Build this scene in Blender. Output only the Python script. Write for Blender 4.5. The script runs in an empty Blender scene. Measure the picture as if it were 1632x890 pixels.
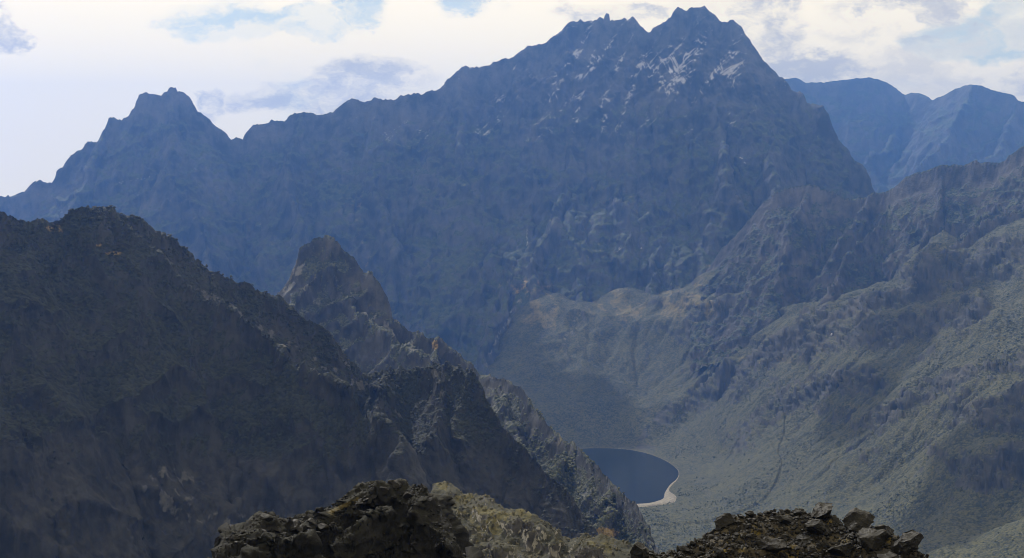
import bpy, bmesh, math, random
import numpy as np

# ----------------------------------------------------------------- camera, world, sun, exposure
W0, H0, FPX = 1632.0, 890.0, 2511.0        # photograph size and focal length in its pixels
CX, HY = 816.0, 300.0                      # principal column, row of the true horizon
EYE = 442.0                                # eye height above the lake (lake level z = 0), metres
SUN_AZ, SUN_EL = math.radians(-27.0), math.radians(44.0)   # azimuth from +Y (view), negative = left
SUN_STRENGTH, SKY_STRENGTH, EXPOSURE = 4.2, 0.10, -0.2
HAZE_DENSITY, HAZE_COLOR, HAZE_ANISO = 1.2e-4, (0.14, 0.355, 1.0), 0.74

scene = bpy.context.scene
C = scene.collection
cam = bpy.data.cameras.new('camera')
cam.sensor_fit = 'HORIZONTAL'
cam.sensor_width = 36.0
cam.lens = 36.0 * FPX / W0
cam.shift_y = -(H0 / 2 - HY) / W0          # level camera with the lens shifted down
cam.clip_start, cam.clip_end = 0.5, 60000.0
co = bpy.data.objects.new('camera', cam)
co.location = (0, 0, EYE)
co.rotation_euler = (math.pi / 2, 0, 0)
C.objects.link(co)
scene.camera = co

scene.view_settings.view_transform = 'Standard'
scene.view_settings.look = 'None'
scene.view_settings.exposure = EXPOSURE
scene.view_settings.gamma = 1.0
scene.view_settings.use_curve_mapping = False
scene.render.engine = 'CYCLES'
scene.cycles.use_denoising = True
scene.cycles.volume_bounces = 1
scene.cycles.filter_width = 1.0
scene.cycles.max_bounces = 4
scene.cycles.diffuse_bounces = 2
scene.cycles.glossy_bounces = 2
scene.cycles.sample_clamp_indirect = 4.0


class Nodes:
    """Tiny helper for building node trees."""
    def __init__(self, tree):
        self.t = tree
        tree.nodes.clear()
    def n(self, typ, **kw):
        nd = self.t.nodes.new(typ)
        for k, v in kw.items():
            if k.startswith('i_'):
                nd.inputs[k[2:].replace('_', ' ')].default_value = v
            else:
                setattr(nd, k, v)
        return nd
    def link(self, a, b):
        self.t.links.new(a, b)
    def put(self, v, sock):
        if isinstance(v, bpy.types.NodeSocket):
            self.t.links.new(v, sock)
        else:
            sock.default_value = v
    def math(self, op, a, b=0.0, c=None, clamp=False):
        nd = self.t.nodes.new('ShaderNodeMath'); nd.operation = op; nd.use_clamp = clamp
        self.put(a, nd.inputs[0]); self.put(b, nd.inputs[1])
        if c is not None: self.put(c, nd.inputs[2])
        return nd.outputs[0]
    def vmath(self, op, a, b=(0, 0, 0), scale=None):
        nd = self.t.nodes.new('ShaderNodeVectorMath'); nd.operation = op
        self.put(a, nd.inputs[0])
        if op == 'SCALE': self.put(scale, nd.inputs['Scale'])
        else: self.put(b, nd.inputs[1])
        return nd.outputs['Value'] if op in ('LENGTH', 'DOT_PRODUCT', 'DISTANCE') else nd.outputs[0]
    def step(self, v, lo, hi, a=0.0, b=1.0):
        nd = self.t.nodes.new('ShaderNodeMapRange'); nd.interpolation_type = 'SMOOTHSTEP'
        self.put(v, nd.inputs['Value'])
        nd.inputs['From Min'].default_value = lo; nd.inputs['From Max'].default_value = hi
        nd.inputs['To Min'].default_value = a; nd.inputs['To Max'].default_value = b
        return nd.outputs['Result']
    def mix(self, fac, a, b, blend='MIX'):
        nd = self.t.nodes.new('ShaderNodeMix'); nd.data_type = 'RGBA'; nd.blend_type = blend
        nd.clamp_factor = True
        self.put(fac, nd.inputs[0])
        for v, s in ((a, nd.inputs[6]), (b, nd.inputs[7])):
            if isinstance(v, tuple) and len(v) == 3: v = v + (1.0,)
            self.put(v, s)
        return nd.outputs[2]
    def noise(self, vec, scale, detail=4.0, rough=0.55, dist=0.0, color=False):
        nd = self.t.nodes.new('ShaderNodeTexNoise')
        self.put(vec, nd.inputs['Vector'])
        nd.inputs['Scale'].default_value = scale; nd.inputs['Detail'].default_value = detail
        nd.inputs['Roughness'].default_value = rough; nd.inputs['Distortion'].default_value = dist
        return nd.outputs['Color'] if color else nd.outputs['Fac']


def pix_dir(px, py):
    v = np.array([(px - CX) / FPX, 1.0, (HY - py) / FPX])
    return v / np.linalg.norm(v)


world = bpy.data.worlds.new('World')
scene.world = world
world.use_nodes = True
N = Nodes(world.node_tree)
sky = N.n('ShaderNodeTexSky', sky_type='NISHITA', sun_disc=False, sun_elevation=SUN_EL,
          sun_rotation=SUN_AZ, altitude=3500.0, air_density=1.0, dust_density=0.6)
geo = N.n('ShaderNodeTexCoord').outputs['Generated']
V = N.vmath('MULTIPLY', geo, (1.0, 1.0, 1.7))
warp = N.noise(V, 22.0, 7.0, 0.62, color=True)
warp = N.vmath('SUBTRACT', warp, (0.5, 0.5, 0.5))
Vw = N.vmath('ADD', V, N.vmath('SCALE', warp, scale=0.065))
cov = N.noise(V, 5.0, 8.0, 0.55)                    # cloud cover over the whole dome
fac = N.step(cov, 0.30, 0.44)
shade = N.step(N.noise(N.vmath('ADD', Vw, (3.1, 0.7, 1.9)), 11.0, 7.0, 0.6), 0.42, 0.66)


def sky_blob(px, py, rx, ry, soft=0.74, wob=True):
    c = pix_dir(px, py); c[2] *= 1.7
    d = N.vmath('SUBTRACT', Vw if wob else V, tuple(c))
    d = N.vmath('MULTIPLY', d, (FPX / rx, FPX / rx, FPX / ry / 1.7))
    return N.step(N.vmath('LENGTH', d), soft, 1.0 + (1.0 - soft), 1.0, 0.0)


def total(lst):
    out = lst[0]
    for b in lst[1:]:
        out = N.math('MAXIMUM', out, b)
    return out
gaps = total([sky_blob(360, 32, 95, 34), sky_blob(470, 36, 90, 22), sky_blob(575, 16, 45, 22),
              sky_blob(755, 6, 55, 22), sky_blob(1560, 60, 100, 40), sky_blob(1610, 40, 45, 45),
              sky_blob(1500, 66, 60, 14)])
solid = total([sky_blob(90, 150, 420, 190, 0.7), sky_blob(800, 110, 420, 90, 0.6), sky_blob(1330, 80, 220, 90, 0.6)])
grey = total([sky_blob(590, 128, 85, 42), sky_blob(470, 160, 95, 30), sky_blob(345, 165, 34, 26),
              sky_blob(1230, 40, 70, 60), sky_blob(1460, 25, 130, 44), sky_blob(1310, 108, 80, 26),
              sky_blob(1600, 150, 60, 40), sky_blob(5, 40, 30, 40), sky_blob(980, 18, 70, 18)])
thin = N.noise(Vw, 26.0, 8.0, 0.58)
fac = N.math('MAXIMUM', fac, solid)
fac = N.math('SUBTRACT', fac, N.math('MULTIPLY', gaps, N.step(thin, 0.38, 0.60, 0.80, 0.25)), clamp=True)
right = N.step(N.vmath('DOT_PRODUCT', geo, (1.0, 0.0, 0.0)), 0.02, 0.22)
greyf = N.math('MULTIPLY', N.math('MAXIMUM', grey, N.math('MULTIPLY', shade, N.math('MULTIPLY', right, 0.55))),
               N.step(thin, 0.36, 0.62, 0.1, 1.0))
ccol = N.mix(greyf, (1.76, 1.51, 1.0), (0.92, 0.86, 0.74))
bg_sky = N.n('ShaderNodeBackground', i_Strength=SKY_STRENGTH)
N.link(N.mix(1.0, sky.outputs[0], (1.75, 1.45, 1.02), 'MULTIPLY'), bg_sky.inputs['Color'])
bg_cloud = N.n('ShaderNodeBackground', i_Strength=1.0)
N.link(ccol, bg_cloud.inputs['Color'])
mixb = N.n('ShaderNodeMixShader')
N.put(N.math('MULTIPLY', fac, 1.0, clamp=True), mixb.inputs[0])
N.link(bg_sky.outputs[0], mixb.inputs[1]); N.link(bg_cloud.outputs[0], mixb.inputs[2])
wo = N.n('ShaderNodeOutputWorld')
N.link(mixb.outputs[0], wo.inputs['Surface'])

sl = bpy.data.lights.new('sun', 'SUN')
sl.energy = SUN_STRENGTH; sl.angle = math.radians(0.53); sl.color = (1.0, 0.96, 0.90)
so = bpy.data.objects.new('sun', sl)
S_DIR = np.array([math.sin(SUN_AZ) * math.cos(SUN_EL), math.cos(SUN_AZ) * math.cos(SUN_EL), math.sin(SUN_EL)])
from mathutils import Vector
so.rotation_euler = Vector(S_DIR).to_track_quat('Z', 'Y').to_euler()
so.location = (0, 0, 3000)
C.objects.link(so)

# ----------------------------------------------------------------- noise
f32 = np.float32
_G = np.array([(1, 1, 0), (-1, 1, 0), (1, -1, 0), (-1, -1, 0), (1, 0, 1), (-1, 0, 1), (1, 0, -1), (-1, 0, -1),
               (0, 1, 1), (0, -1, 1), (0, 1, -1), (0, -1, -1), (1, 1, 0), (-1, 1, 0), (0, -1, 1), (0, -1, -1)], f32)
_rng = np.random.RandomState(7)
_P = _rng.permutation(1024).astype(np.int32)
_P = np.concatenate([_P, _P, _P])


def perlin(x, y, z, seed=0):
    x = np.asarray(x, f32); y = np.asarray(y, f32); z = np.asarray(z, f32)
    x, y, z = np.broadcast_arrays(x, y, z)
    xf, yf, zf = np.floor(x), np.floor(y), np.floor(z)
    xi = (xf.astype(np.int32) + seed * 131) & 1023; yi = (yf.astype(np.int32) + seed * 57) & 1023
    zi = (zf.astype(np.int32) + seed * 17) & 1023
    x = x - xf; y = y - yf; z = z - zf
    u = x * x * x * (x * (x * 6 - 15) + 10); v = y * y * y * (y * (y * 6 - 15) + 10); w = z * z * z * (z * (z * 6 - 15) + 10)

    def g(dx, dy, dz):
        h = _P[_P[_P[xi + dx] + yi + dy] + zi + dz] & 15
        gg = _G[h]
        return gg[..., 0] * (x - dx) + gg[..., 1] * (y - dy) + gg[..., 2] * (z - dz)
    a = g(0, 0, 0); a = a + u * (g(1, 0, 0) - a)
    b = g(0, 1, 0); b = b + u * (g(1, 1, 0) - b)
    c = g(0, 0, 1); c = c + u * (g(1, 0, 1) - c)
    d = g(0, 1, 1); d = d + u * (g(1, 1, 1) - d)
    a = a + v * (b - a); c = c + v * (d - c)
    return a + w * (c - a)


def fbm(x, y, z, octaves, seed=0, gain=0.5):
    s, a = 0.0, 1.0
    for o in range(octaves):
        k = 2.03 ** o
        s = s + a * perlin(x * k, y * k, z * k, seed + o); a *= gain
    return s


def ridged(x, y, z, octaves, seed=0, gain=0.5):
    s, a, wgt = 0.0, 1.0, 1.0
    for o in range(octaves):
        k = 2.07 ** o
        n = 1.0 - np.abs(perlin(x * k, y * k, z * k, seed + o)) * 2.0
        n = n * np.abs(n)
        s = s + a * n * wgt; wgt = np.clip(n, 0.15, 1.0); a *= gain
    return s


def sstep(lo, hi, v):
    t = np.clip((v - lo) / (hi - lo), 0, 1)
    return t * t * (3 - 2 * t)


def wpos(px, py, y):
    """World point seen at pixel (px, py) at depth y."""
    return ((px - CX) / FPX * y, y, EYE + (HY - py) / FPX * y)


def wpos_z(px, py, z):
    return wpos(px, py, (EYE - z) * FPX / (py - HY))


# ----------------------------------------------------------------- materials
def rock_material(name, rock=((0.030, 0.030, 0.030), (0.085, 0.082, 0.078)), veg=((0.020, 0.030, 0.016), (0.060, 0.072, 0.036)),
                  warm=((0.16, 0.115, 0.045), (0.24, 0.17, 0.06)), pale=(0.22, 0.215, 0.20), snow=(0.36, 0.37, 0.40),
                  s=1.0, bump=0.6, rough=0.85, spec=0.3, fine=1.0, clump=None):
    """Terrain material. mask: R vegetation, G snow, B warm grass, moss or painted sunlit patches, A pale scree, bare rock or painted sunlit streaks. s = size of one metre-scale feature."""
    m = bpy.data.materials.new(name); m.use_nodes = True
    n = Nodes(m.node_tree)
    co = n.n('ShaderNodeTexCoord').outputs['Object']
    at = n.n('ShaderNodeAttribute', attribute_name='mask')
    sep = n.n('ShaderNodeSeparateColor'); n.link(at.outputs['Color'], sep.inputs[0])
    n1 = n.noise(co, 0.045 / s, 6.0, 0.62)
    n2 = n.noise(co, 0.30 / s, 5.0, 0.65)
    n3 = n.noise(n.vmath('MULTIPLY', co, (1.0, 1.0, 0.35)), 0.16 / s, 5.0, 0.6, 0.5)
    cr = n.mix(n.step(n.math('ADD', n.math('MULTIPLY', n1, 0.55), n.math('MULTIPLY', n3, 0.45)), 0.36, 0.66), rock[0], rock[1])
    cv = n.mix(n.step(n.math('ADD', n.math('MULTIPLY', n2, 0.7), n.math('MULTIPLY', n1, 0.3)), 0.36, 0.64), veg[0], veg[1])
    cw = n.mix(n.step(n2, 0.35, 0.65), warm[0], warm[1])
    if clump:                                        # bushes growing side by side: each its own tone and its own dome
        vo = n.n('ShaderNodeTexVoronoi'); vo.inputs['Scale'].default_value = 1.0 / clump
        n.link(n.vmath('ADD', co, n.vmath('SCALE', n.vmath('SUBTRACT', n.noise(co, 0.5 / clump, 3.0, 0.6, color=True), (0.5, 0.5, 0.5)), scale=clump * 1.2)), vo.inputs['Vector'])
        vs = n.n('ShaderNodeSeparateColor'); n.link(vo.outputs['Color'], vs.inputs[0])
        cv = n.mix(0.75, cv, n.mix(n.step(n.math('ADD', n.math('MULTIPLY', vs.outputs[0], 0.6), n.math('MULTIPLY', n1, 0.5)), 0.25, 0.85), veg[0], tuple(1.25 * c for c in veg[1])))

    def edge(v, amt=0.45):
        return n.step(n.math('ADD', v, n.math('MULTIPLY', n.math('SUBTRACT', n2, 0.5), amt * 2)), 0.35, 0.65)
    col = n.mix(edge(sep.outputs[0]), cr, cv)
    col = n.mix(n.math('MULTIPLY', edge(at.outputs['Alpha'], 0.4), 0.9), col, n.mix(n.step(n2, 0.3, 0.7), tuple(0.72 * c for c in pale), pale))
    col = n.mix(edge(sep.outputs[2], 0.5), col, cw)
    sx = n.n('ShaderNodeSeparateXYZ'); n.link(co, sx.inputs[0])
    lines = []
    for sg, wgt in ((-1.0, 1.0), (0.35, 0.7)):       # thin lines of drifted snow along slanting ledges
        cv_ = n.n('ShaderNodeCombineXYZ')
        n.link(n.math('ADD', sx.outputs[0], n.math('MULTIPLY', sx.outputs[2], sg)), cv_.inputs[0])
        n.link(n.math('MULTIPLY', n.math('SUBTRACT', sx.outputs[2], n.math('MULTIPLY', sx.outputs[0], sg)), 0.22), cv_.inputs[2])
        ln = n.noise(cv_.outputs[0], 0.085 / s, 5.0, 0.62, 0.6)
        lines.append(n.math('MULTIPLY', n.step(n.math('ABSOLUTE', n.math('SUBTRACT', ln, 0.5)), 0.0, 0.035, 1.0, 0.0), wgt))
    lines = n.math('MAXIMUM', lines[0], lines[1])
    sn = n.step(n.math('ADD', n.math('MULTIPLY', sep.outputs[1], n.math('ADD', n.math('MULTIPLY', lines, 1.15), 0.62)), n.math('MULTIPLY', n.math('SUBTRACT', n.noise(n.vmath('MULTIPLY', co, (1.0, 1.0, 1.6)), 0.85 / s, 6.0, 0.80), 0.5), 2.2)), 0.52, 0.74)
    col = n.mix(sn, col, snow)
    b = n.n('ShaderNodeBump'); b.inputs['Strength'].default_value = bump; b.inputs['Distance'].default_value = 1.6 * s
    hgt = n.math('ADD', n.math('MULTIPLY', n2, 0.6), n.math('MULTIPLY', n.noise(co, 1.1 * fine / s, 4.0, 0.6), 0.4))
    if clump:
        hgt = n.math('ADD', hgt, n.math('MULTIPLY', n.math('MULTIPLY', n.math('SUBTRACT', 1.0, vo.outputs['Distance'], clamp=True), edge(sep.outputs[0])), clump * 0.45 / s))
    n.link(hgt, b.inputs['Height'])
    p = n.n('ShaderNodeBsdfPrincipled')
    n.link(col, p.inputs['Base Color']); n.link(b.outputs[0], p.inputs['Normal'])
    p.inputs['Roughness'].default_value = rough
    p.inputs['Specular IOR Level'].default_value = spec
    o = n.n('ShaderNodeOutputMaterial'); n.link(p.outputs[0], o.inputs['Surface'])
    return m


# ----------------------------------------------------------------- mesh helpers
def describe(o, label=None, category=None, kind=None, group=None):
    if label: o['label'] = label
    if category: o['category'] = category
    if kind: o['kind'] = kind
    if group: o['group'] = group
    return o


def mesh_from(name, verts, faces, mat=None, smooth=True, mask=None):
    """verts (n,3), faces (m,3) or (m,4) numpy arrays."""
    me = bpy.data.meshes.new(name)
    verts = np.ascontiguousarray(verts, f32); faces = np.ascontiguousarray(faces, np.int32)
    k = faces.shape[1]
    me.vertices.add(len(verts)); me.vertices.foreach_set('co', verts.ravel())
    me.loops.add(faces.size); me.loops.foreach_set('vertex_index', faces.ravel())
    me.polygons.add(len(faces)); me.polygons.foreach_set('loop_start', np.arange(0, faces.size, k, dtype=np.int32))
    try:
        me.polygons.foreach_set('loop_total', np.full(len(faces), k, np.int32))
    except Exception:
        pass
    me.update(calc_edges=True)
    me.polygons.foreach_set('use_smooth', np.full(len(faces), bool(smooth)))
    if mask is not None:
        a = me.attributes.new('mask', 'FLOAT_COLOR', 'POINT')
        a.data.foreach_set('color', np.ascontiguousarray(mask, f32).ravel())
    if mat: me.materials.append(mat)
    return me


def add_object(name, me, parent=None):
    o = bpy.data.objects.new(name, me); C.objects.link(o)
    if parent is not None: o.parent = parent
    return o


def grid_faces(r, c):
    i = np.arange(r * c, dtype=np.int32).reshape(r, c)
    return np.stack([i[:-1, :-1], i[:-1, 1:], i[1:, 1:], i[1:, :-1]], -1).reshape(-1, 4)


def grid_normals(P):
    du = np.gradient(P, axis=1); dv = np.gradient(P, axis=0)
    n = np.cross(du, dv)
    n /= np.linalg.norm(n, axis=-1, keepdims=True) + 1e-9
    n[n[..., 2] < 0] *= -1
    return n


def resample(line, step):
    """3D polyline -> points every `step` metres."""
    line = np.asarray(line, float)
    seg = np.linalg.norm(np.diff(line, axis=0), axis=1); s = np.concatenate([[0], np.cumsum(seg)])
    t = np.linspace(0, s[-1], max(2, int(s[-1] / step) + 1))
    return np.stack([np.interp(t, s, line[:, k]) for k in range(3)], 1)


def skeleton_height(X, Y, pts, d1, s1, s2, d2=None, s3=None):
    """Height of a massif hung from ridge points: the highest of all cones standing on them."""
    x = X.ravel().astype(f32); y = Y.ravel().astype(f32)
    pts = pts.astype(f32)
    out = np.full(x.shape, -1e9, f32)
    for i in range(0, len(x), 16384):
        d = np.hypot(x[i:i + 16384, None] - pts[None, :, 0], y[i:i + 16384, None] - pts[None, :, 1])
        drop = s1 * np.minimum(d, d1) + s2 * np.maximum(d - d1, 0)
        if d2 is not None:
            drop = drop - (s2 - s3) * np.maximum(d - d2, 0)
        out[i:i + 16384] = np.max(pts[None, :, 2] - drop, axis=1)
    return out.reshape(X.shape)


def upsample(A, r, c):
    """Bilinear enlargement of grid A to (r, c); corners stay put."""
    ri = np.linspace(0, A.shape[0] - 1, r); ci = np.linspace(0, A.shape[1] - 1, c)
    r0 = np.minimum(ri.astype(int), A.shape[0] - 2); c0 = np.minimum(ci.astype(int), A.shape[1] - 2)
    fr = (ri - r0)[:, None]; fc = (ci - c0)[None, :]
    return (A[r0][:, c0] * (1 - fr) * (1 - fc) + A[r0 + 1][:, c0] * fr * (1 - fc)
            + A[r0][:, c0 + 1] * (1 - fr) * fc + A[r0 + 1][:, c0 + 1] * fr * fc)


def erode(Z, cell, iters, k, m=0.45, steps=260, creep=0.04):
    """Running water on a height grid: cuts branching gullies down the fall line. Returns the new heights."""
    Z = Z.astype(np.float64).copy(); r, c = Z.shape; n = r * c
    ids = np.arange(n).reshape(r, c)
    offs = [(-1, -1), (-1, 0), (-1, 1), (0, -1), (0, 1), (1, -1), (1, 0), (1, 1)]
    for it in range(iters):
        pad = np.pad(Z, 1, mode='edge'); pid = np.pad(ids, 1, mode='edge')
        best = np.zeros((r, c)); rec = ids.copy()
        for dy, dx in offs:
            zz = pad[1 + dy:1 + dy + r, 1 + dx:1 + dx + c]
            sl = (Z - zz) / (cell * math.hypot(dy, dx)); up = sl > best
            best = np.where(up, sl, best); rec = np.where(up, pid[1 + dy:1 + dy + r, 1 + dx:1 + dx + c], rec)
        rec = rec.ravel(); area = np.ones(n); cur = np.arange(n)
        for _ in range(steps):
            nx = rec[cur]; cur = nx[nx != cur]
            if not len(cur): break
            area += np.bincount(cur, minlength=n)
        cut = np.minimum(k * (area.reshape(r, c) ** m) * best, 0.45 * best * cell)
        Z -= cut
        pad = np.pad(Z, 1, mode='edge')
        Z += creep * ((pad[:-2, 1:-1] + pad[2:, 1:-1] + pad[1:-1, :-2] + pad[1:-1, 2:]) / 4 - Z)
    return Z


def sample_grid(G, x0, y0, cell, X, Y):
    fx = np.clip((X - x0) / cell, 0, G.shape[1] - 1.001); fy = np.clip((Y - y0) / cell, 0, G.shape[0] - 1.001)
    ix, iy = fx.astype(int), fy.astype(int); fx = fx - ix; fy = fy - iy
    return (G[iy, ix] * (1 - fx) * (1 - fy) + G[iy, ix + 1] * fx * (1 - fy) + G[iy + 1, ix] * (1 - fx) * fy + G[iy + 1, ix + 1] * fx * fy)


class Massif:
    """A mountain or rock mass hung from a traced crest and its spurs. Rows run from the foot in front over the crest to the back."""
    def __init__(self, crest, depth, front, spurs=(), cols=800, rows=300, back=0.35, back_rows=24, margin=0, d1=25, s1=2.2, s2=1.15,
                 d2=None, s3=None, warp=(0, 1), step=8.0, jag=(0, 1), seed=1, crest_offset=0.0, skirt=None, tight=False):
        cp = np.array(crest, float)
        px = np.linspace(cp[0, 0], cp[-1, 0], cols)
        py = np.interp(px, cp[:, 0], cp[:, 1])
        dp = np.array(depth, float); yc = np.interp(px, dp[:, 0], dp[:, 1])
        a = (px - CX) / FPX
        zc = EYE + (HY - py) / FPX * yc
        if jag[0]:
            zc = zc + jag[0] * (fbm(a * yc / jag[1], yc / jag[1] * 0.2, 0.3, 4, seed + 40, 0.65) + 0.6 * np.maximum(ridged(a * yc / jag[1] / 2.2, 0.7, 0.3, 3, seed + 44, 0.6) - 0.45, 0))
        fp = np.array(front, float); yf = np.interp(px, fp[:, 0], fp[:, 1])
        t = np.linspace(0, 1, rows)[:, None] ** 0.9
        Y = yf[None] + (yc - yf)[None] * t
        if skirt:                                   # a few coarse rows from the foot on down, below what shows
            ts = np.linspace(1, 0, 8)[:-1, None]
            Y = np.concatenate([yf[None] - skirt * ts, Y], 0); rows += 7
        tb = (np.linspace(0, 1, back_rows + 1)[1:, None]) ** 1.5
        Yb = yc[None] + ((yc - yf) * back)[None] * tb
        Y = np.concatenate([Y, Yb], 0); X = a[None] * Y
        R = rows + back_rows
        pts = [resample(np.stack([a * yc, yc + crest_offset, zc], 1), step)]
        for sp in spurs:
            pts.append(resample([wpos(*q) for q in sp], step))
        pts = np.concatenate(pts)
        dc = (yc[None] - Y)
        wf = sstep(0, warp[1] * 1.5, np.abs(dc))
        wx = warp[0] * wf * fbm(X / warp[1], Y / warp[1], 0.5, 3, seed + 60) if warp[0] else 0
        wy = warp[0] * wf * fbm(X / warp[1], Y / warp[1], 9.5, 3, seed + 70) if warp[0] else 0
        Xs, Ys = X + wx, Y + wy
        ri = np.unique(np.concatenate([np.arange(0, R, 2), [R - 1]]))
        Zq = skeleton_height(Xs[ri][:, ::2], Ys[ri][:, ::2], pts, d1, s1, s2, d2, s3)
        ci = np.arange(0, cols, 2)
        tmp = np.empty((len(ri), cols))
        allc = np.arange(cols)
        for k in range(len(ri)):
            tmp[k] = np.interp(allc, ci, Zq[k])
        rr = np.arange(R); j = np.clip(np.searchsorted(ri, rr, 'right') - 1, 0, len(ri) - 2)
        fr = ((rr - ri[j]) / (ri[j + 1] - ri[j]))[:, None]
        Z = tmp[j] * (1 - fr) + tmp[j + 1] * fr
        crest_row = rows - 1
        Z[crest_row] = zc
        back_ = np.arange(R) > crest_row
        Z[back_] = np.minimum(Z[back_], zc[None] - 0.45 * (Y[back_] - yc[None]))      # the crest stays the highest line
        if tight:
            Z[:crest_row] = np.minimum(Z[:crest_row], EYE + (zc - EYE)[None] * Y[:crest_row] / yc[None] - 0.03 * (yc[None] - Y[:crest_row]))
        for k, w in ((1, 0.6), (2, 0.3)):
            cap = zc - 0.3 * np.abs(Y[crest_row - k] - yc)
            Z[crest_row - k] = Z[crest_row - k] * (1 - w) + np.minimum(Z[crest_row - k], cap) * w
        self.pts, self.prof, self.warp, self.seed, self.core = pts, (d1, s1, s2, d2, s3), warp, seed, (rows, yf, yc, a)
        self.X, self.Y, self.Z, self.dc, self.rows, self.R, self.cols = X, Y, Z, dc, rows, R, cols
        self.P = np.stack([X, Y, Z], -1)
        self.px, self.crest_z, self.crest_y = px, zc, yc

    def erode(self, cell, iters, k, rough=1.0, limit=60.0, fade=20.0):
        """Carve gullies: erode a square grid of the same massif and take over the change."""
        x0, x1, y0, y1 = self.X.min(), self.X.max(), self.Y.min(), self.Y.max()
        gx, gy = np.meshgrid(np.arange(x0, x1 + cell, cell), np.arange(y0, y1 + cell, cell))
        B = skeleton_height(gx, gy, self.pts[::2], *self.prof)
        B0 = B + rough * cell * (1.2 * fbm(gx / (cell * 9), gy / (cell * 9), 0.4, 3, self.seed + 90, .6) + 0.5 * fbm(gx / (cell * 2.5), gy / (cell * 2.5), 0.8, 2, self.seed + 95))
        E = erode(B0, cell, iters, k)
        D = np.clip(E - B, -limit, limit)
        f = sstep(0, fade, np.abs(self.dc))
        d = sample_grid(D, x0, y0, cell, self.X, self.Y)
        self.gully = d
        self.P[..., 2] += f * d

    def lift(self, dz):
        self.P[..., 2] += dz

    def push(self, d):
        """Displace along the surface normal."""
        self.P += grid_normals(self.P) * d[..., None]

    def pixels(self):
        P = self.P
        return CX + FPX * P[..., 0] / P[..., 1], HY - FPX * (P[..., 2] - EYE) / P[..., 1]

    def build(self, name, mat, mask):
        me = mesh_from(name, self.P.reshape(-1, 3), grid_faces(self.R, self.cols), mat, True, mask.reshape(-1, 4))
        self.N = grid_normals(self.P)
        return add_object(name, me)


def lines_mask(px, py, line, w0, w1=None):
    """Soft mask round a pixel polyline on a surface, turned to the surface by the caller's own pixel coordinates."""
    line = np.asarray(line, float); best = np.zeros(px.shape)
    w1 = w1 or w0
    n = len(line) - 1
    for k in range(n):
        p, q = line[k], line[k + 1]; d = q - p
        t = np.clip(((px - p[0]) * d[0] + (py - p[1]) * d[1]) / (d @ d + 1e-9), 0, 1)
        dist = np.hypot(px - p[0] - t * d[0], py - p[1] - t * d[1])
        w = w0 + (w1 - w0) * (k + t) / n
        best = np.maximum(best, 1 - sstep(0.5, 1.3, dist / w))
    return best


def blob_mask(px, py, cx, cy, rx, ry):
    return 1 - sstep(0.35, 1.25, np.hypot((px - cx) / rx, (py - cy) / ry))


# ================================================================= THE LARGE STRUCTURE
# ----------------------------------------------------------------- snowy mountain behind the lake
CREST_MAIN = [(-260, 372), (-120, 345), (-40, 322), (0, 311), (5, 313), (20, 313), (37, 306), (51, 295), (62, 291), (79, 293), (88, 289), (90, 272), (100, 268),
    (103, 260), (113, 247), (126, 241), (132, 235), (140, 226), (152, 225), (156, 229), (165, 223), (168, 204), (174, 191), (182, 191),
    (194, 194), (204, 186), (214, 172), (216, 162), (222, 152), (231, 148), (246, 152), (261, 150.5), (269, 147), (270, 143), (280, 142),
    (283, 147), (295, 150), (300, 155.6), (307, 167), (312, 174), (325, 182.5), (335, 191), (345, 201), (354, 211), (369, 220.6), (377, 220.6),
    (388, 224), (390, 214.6), (394, 208), (404, 200), (418, 201), (431, 193), (452, 195), (457, 189), (482, 178), (505.5, 184), (516, 184),
    (532.5, 176), (544, 164), (559, 160), (578, 161), (600, 157), (627, 161), (638, 154), (655, 151), (682, 147), (702, 140), (712.5, 129),
    (726, 116), (736, 109.5), (760, 106), (780, 107), (787, 99), (800, 95), (812, 94), (824, 86), (832, 82.5), (841, 75), (869, 69),
    (881, 59), (893, 50.5), (906, 37), (913, 32), (919, 35), (952, 34), (955, 31), (963.6, 32), (964.6, 23), (970.7, 23), (971.6, 33),
    (982, 32), (996, 30), (999, 33), (1007.5, 27), (1014, 32), (1020, 44), (1034.5, 53), (1049.6, 39), (1068, 28.6), (1076.5, 17),
    (1082, 12), (1093, 17.4), (1099, 14.7), (1114, 9.7), (1124, 11.6), (1135.5, 21.3), (1149, 34), (1170, 35.6), (1180, 40.7), (1190, 56),
    (1201, 75.5), (1217, 97), (1230.5, 112), (1248, 128), (1265, 146), (1279, 152), (1287, 165), (1310, 170), (1321.5, 184), (1329, 205),
    (1337, 223), (1350.5, 236), (1356, 250), (1376, 265), (1387, 287), (1393, 304), (1415, 350), (1450, 420)]
DEPTH_MAIN = [(-260, 3450), (0, 3560), (275, 3600), (600, 3640), (900, 3690), (1110, 3700), (1250, 3620), (1393, 3450), (1450, 3380)]
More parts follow.
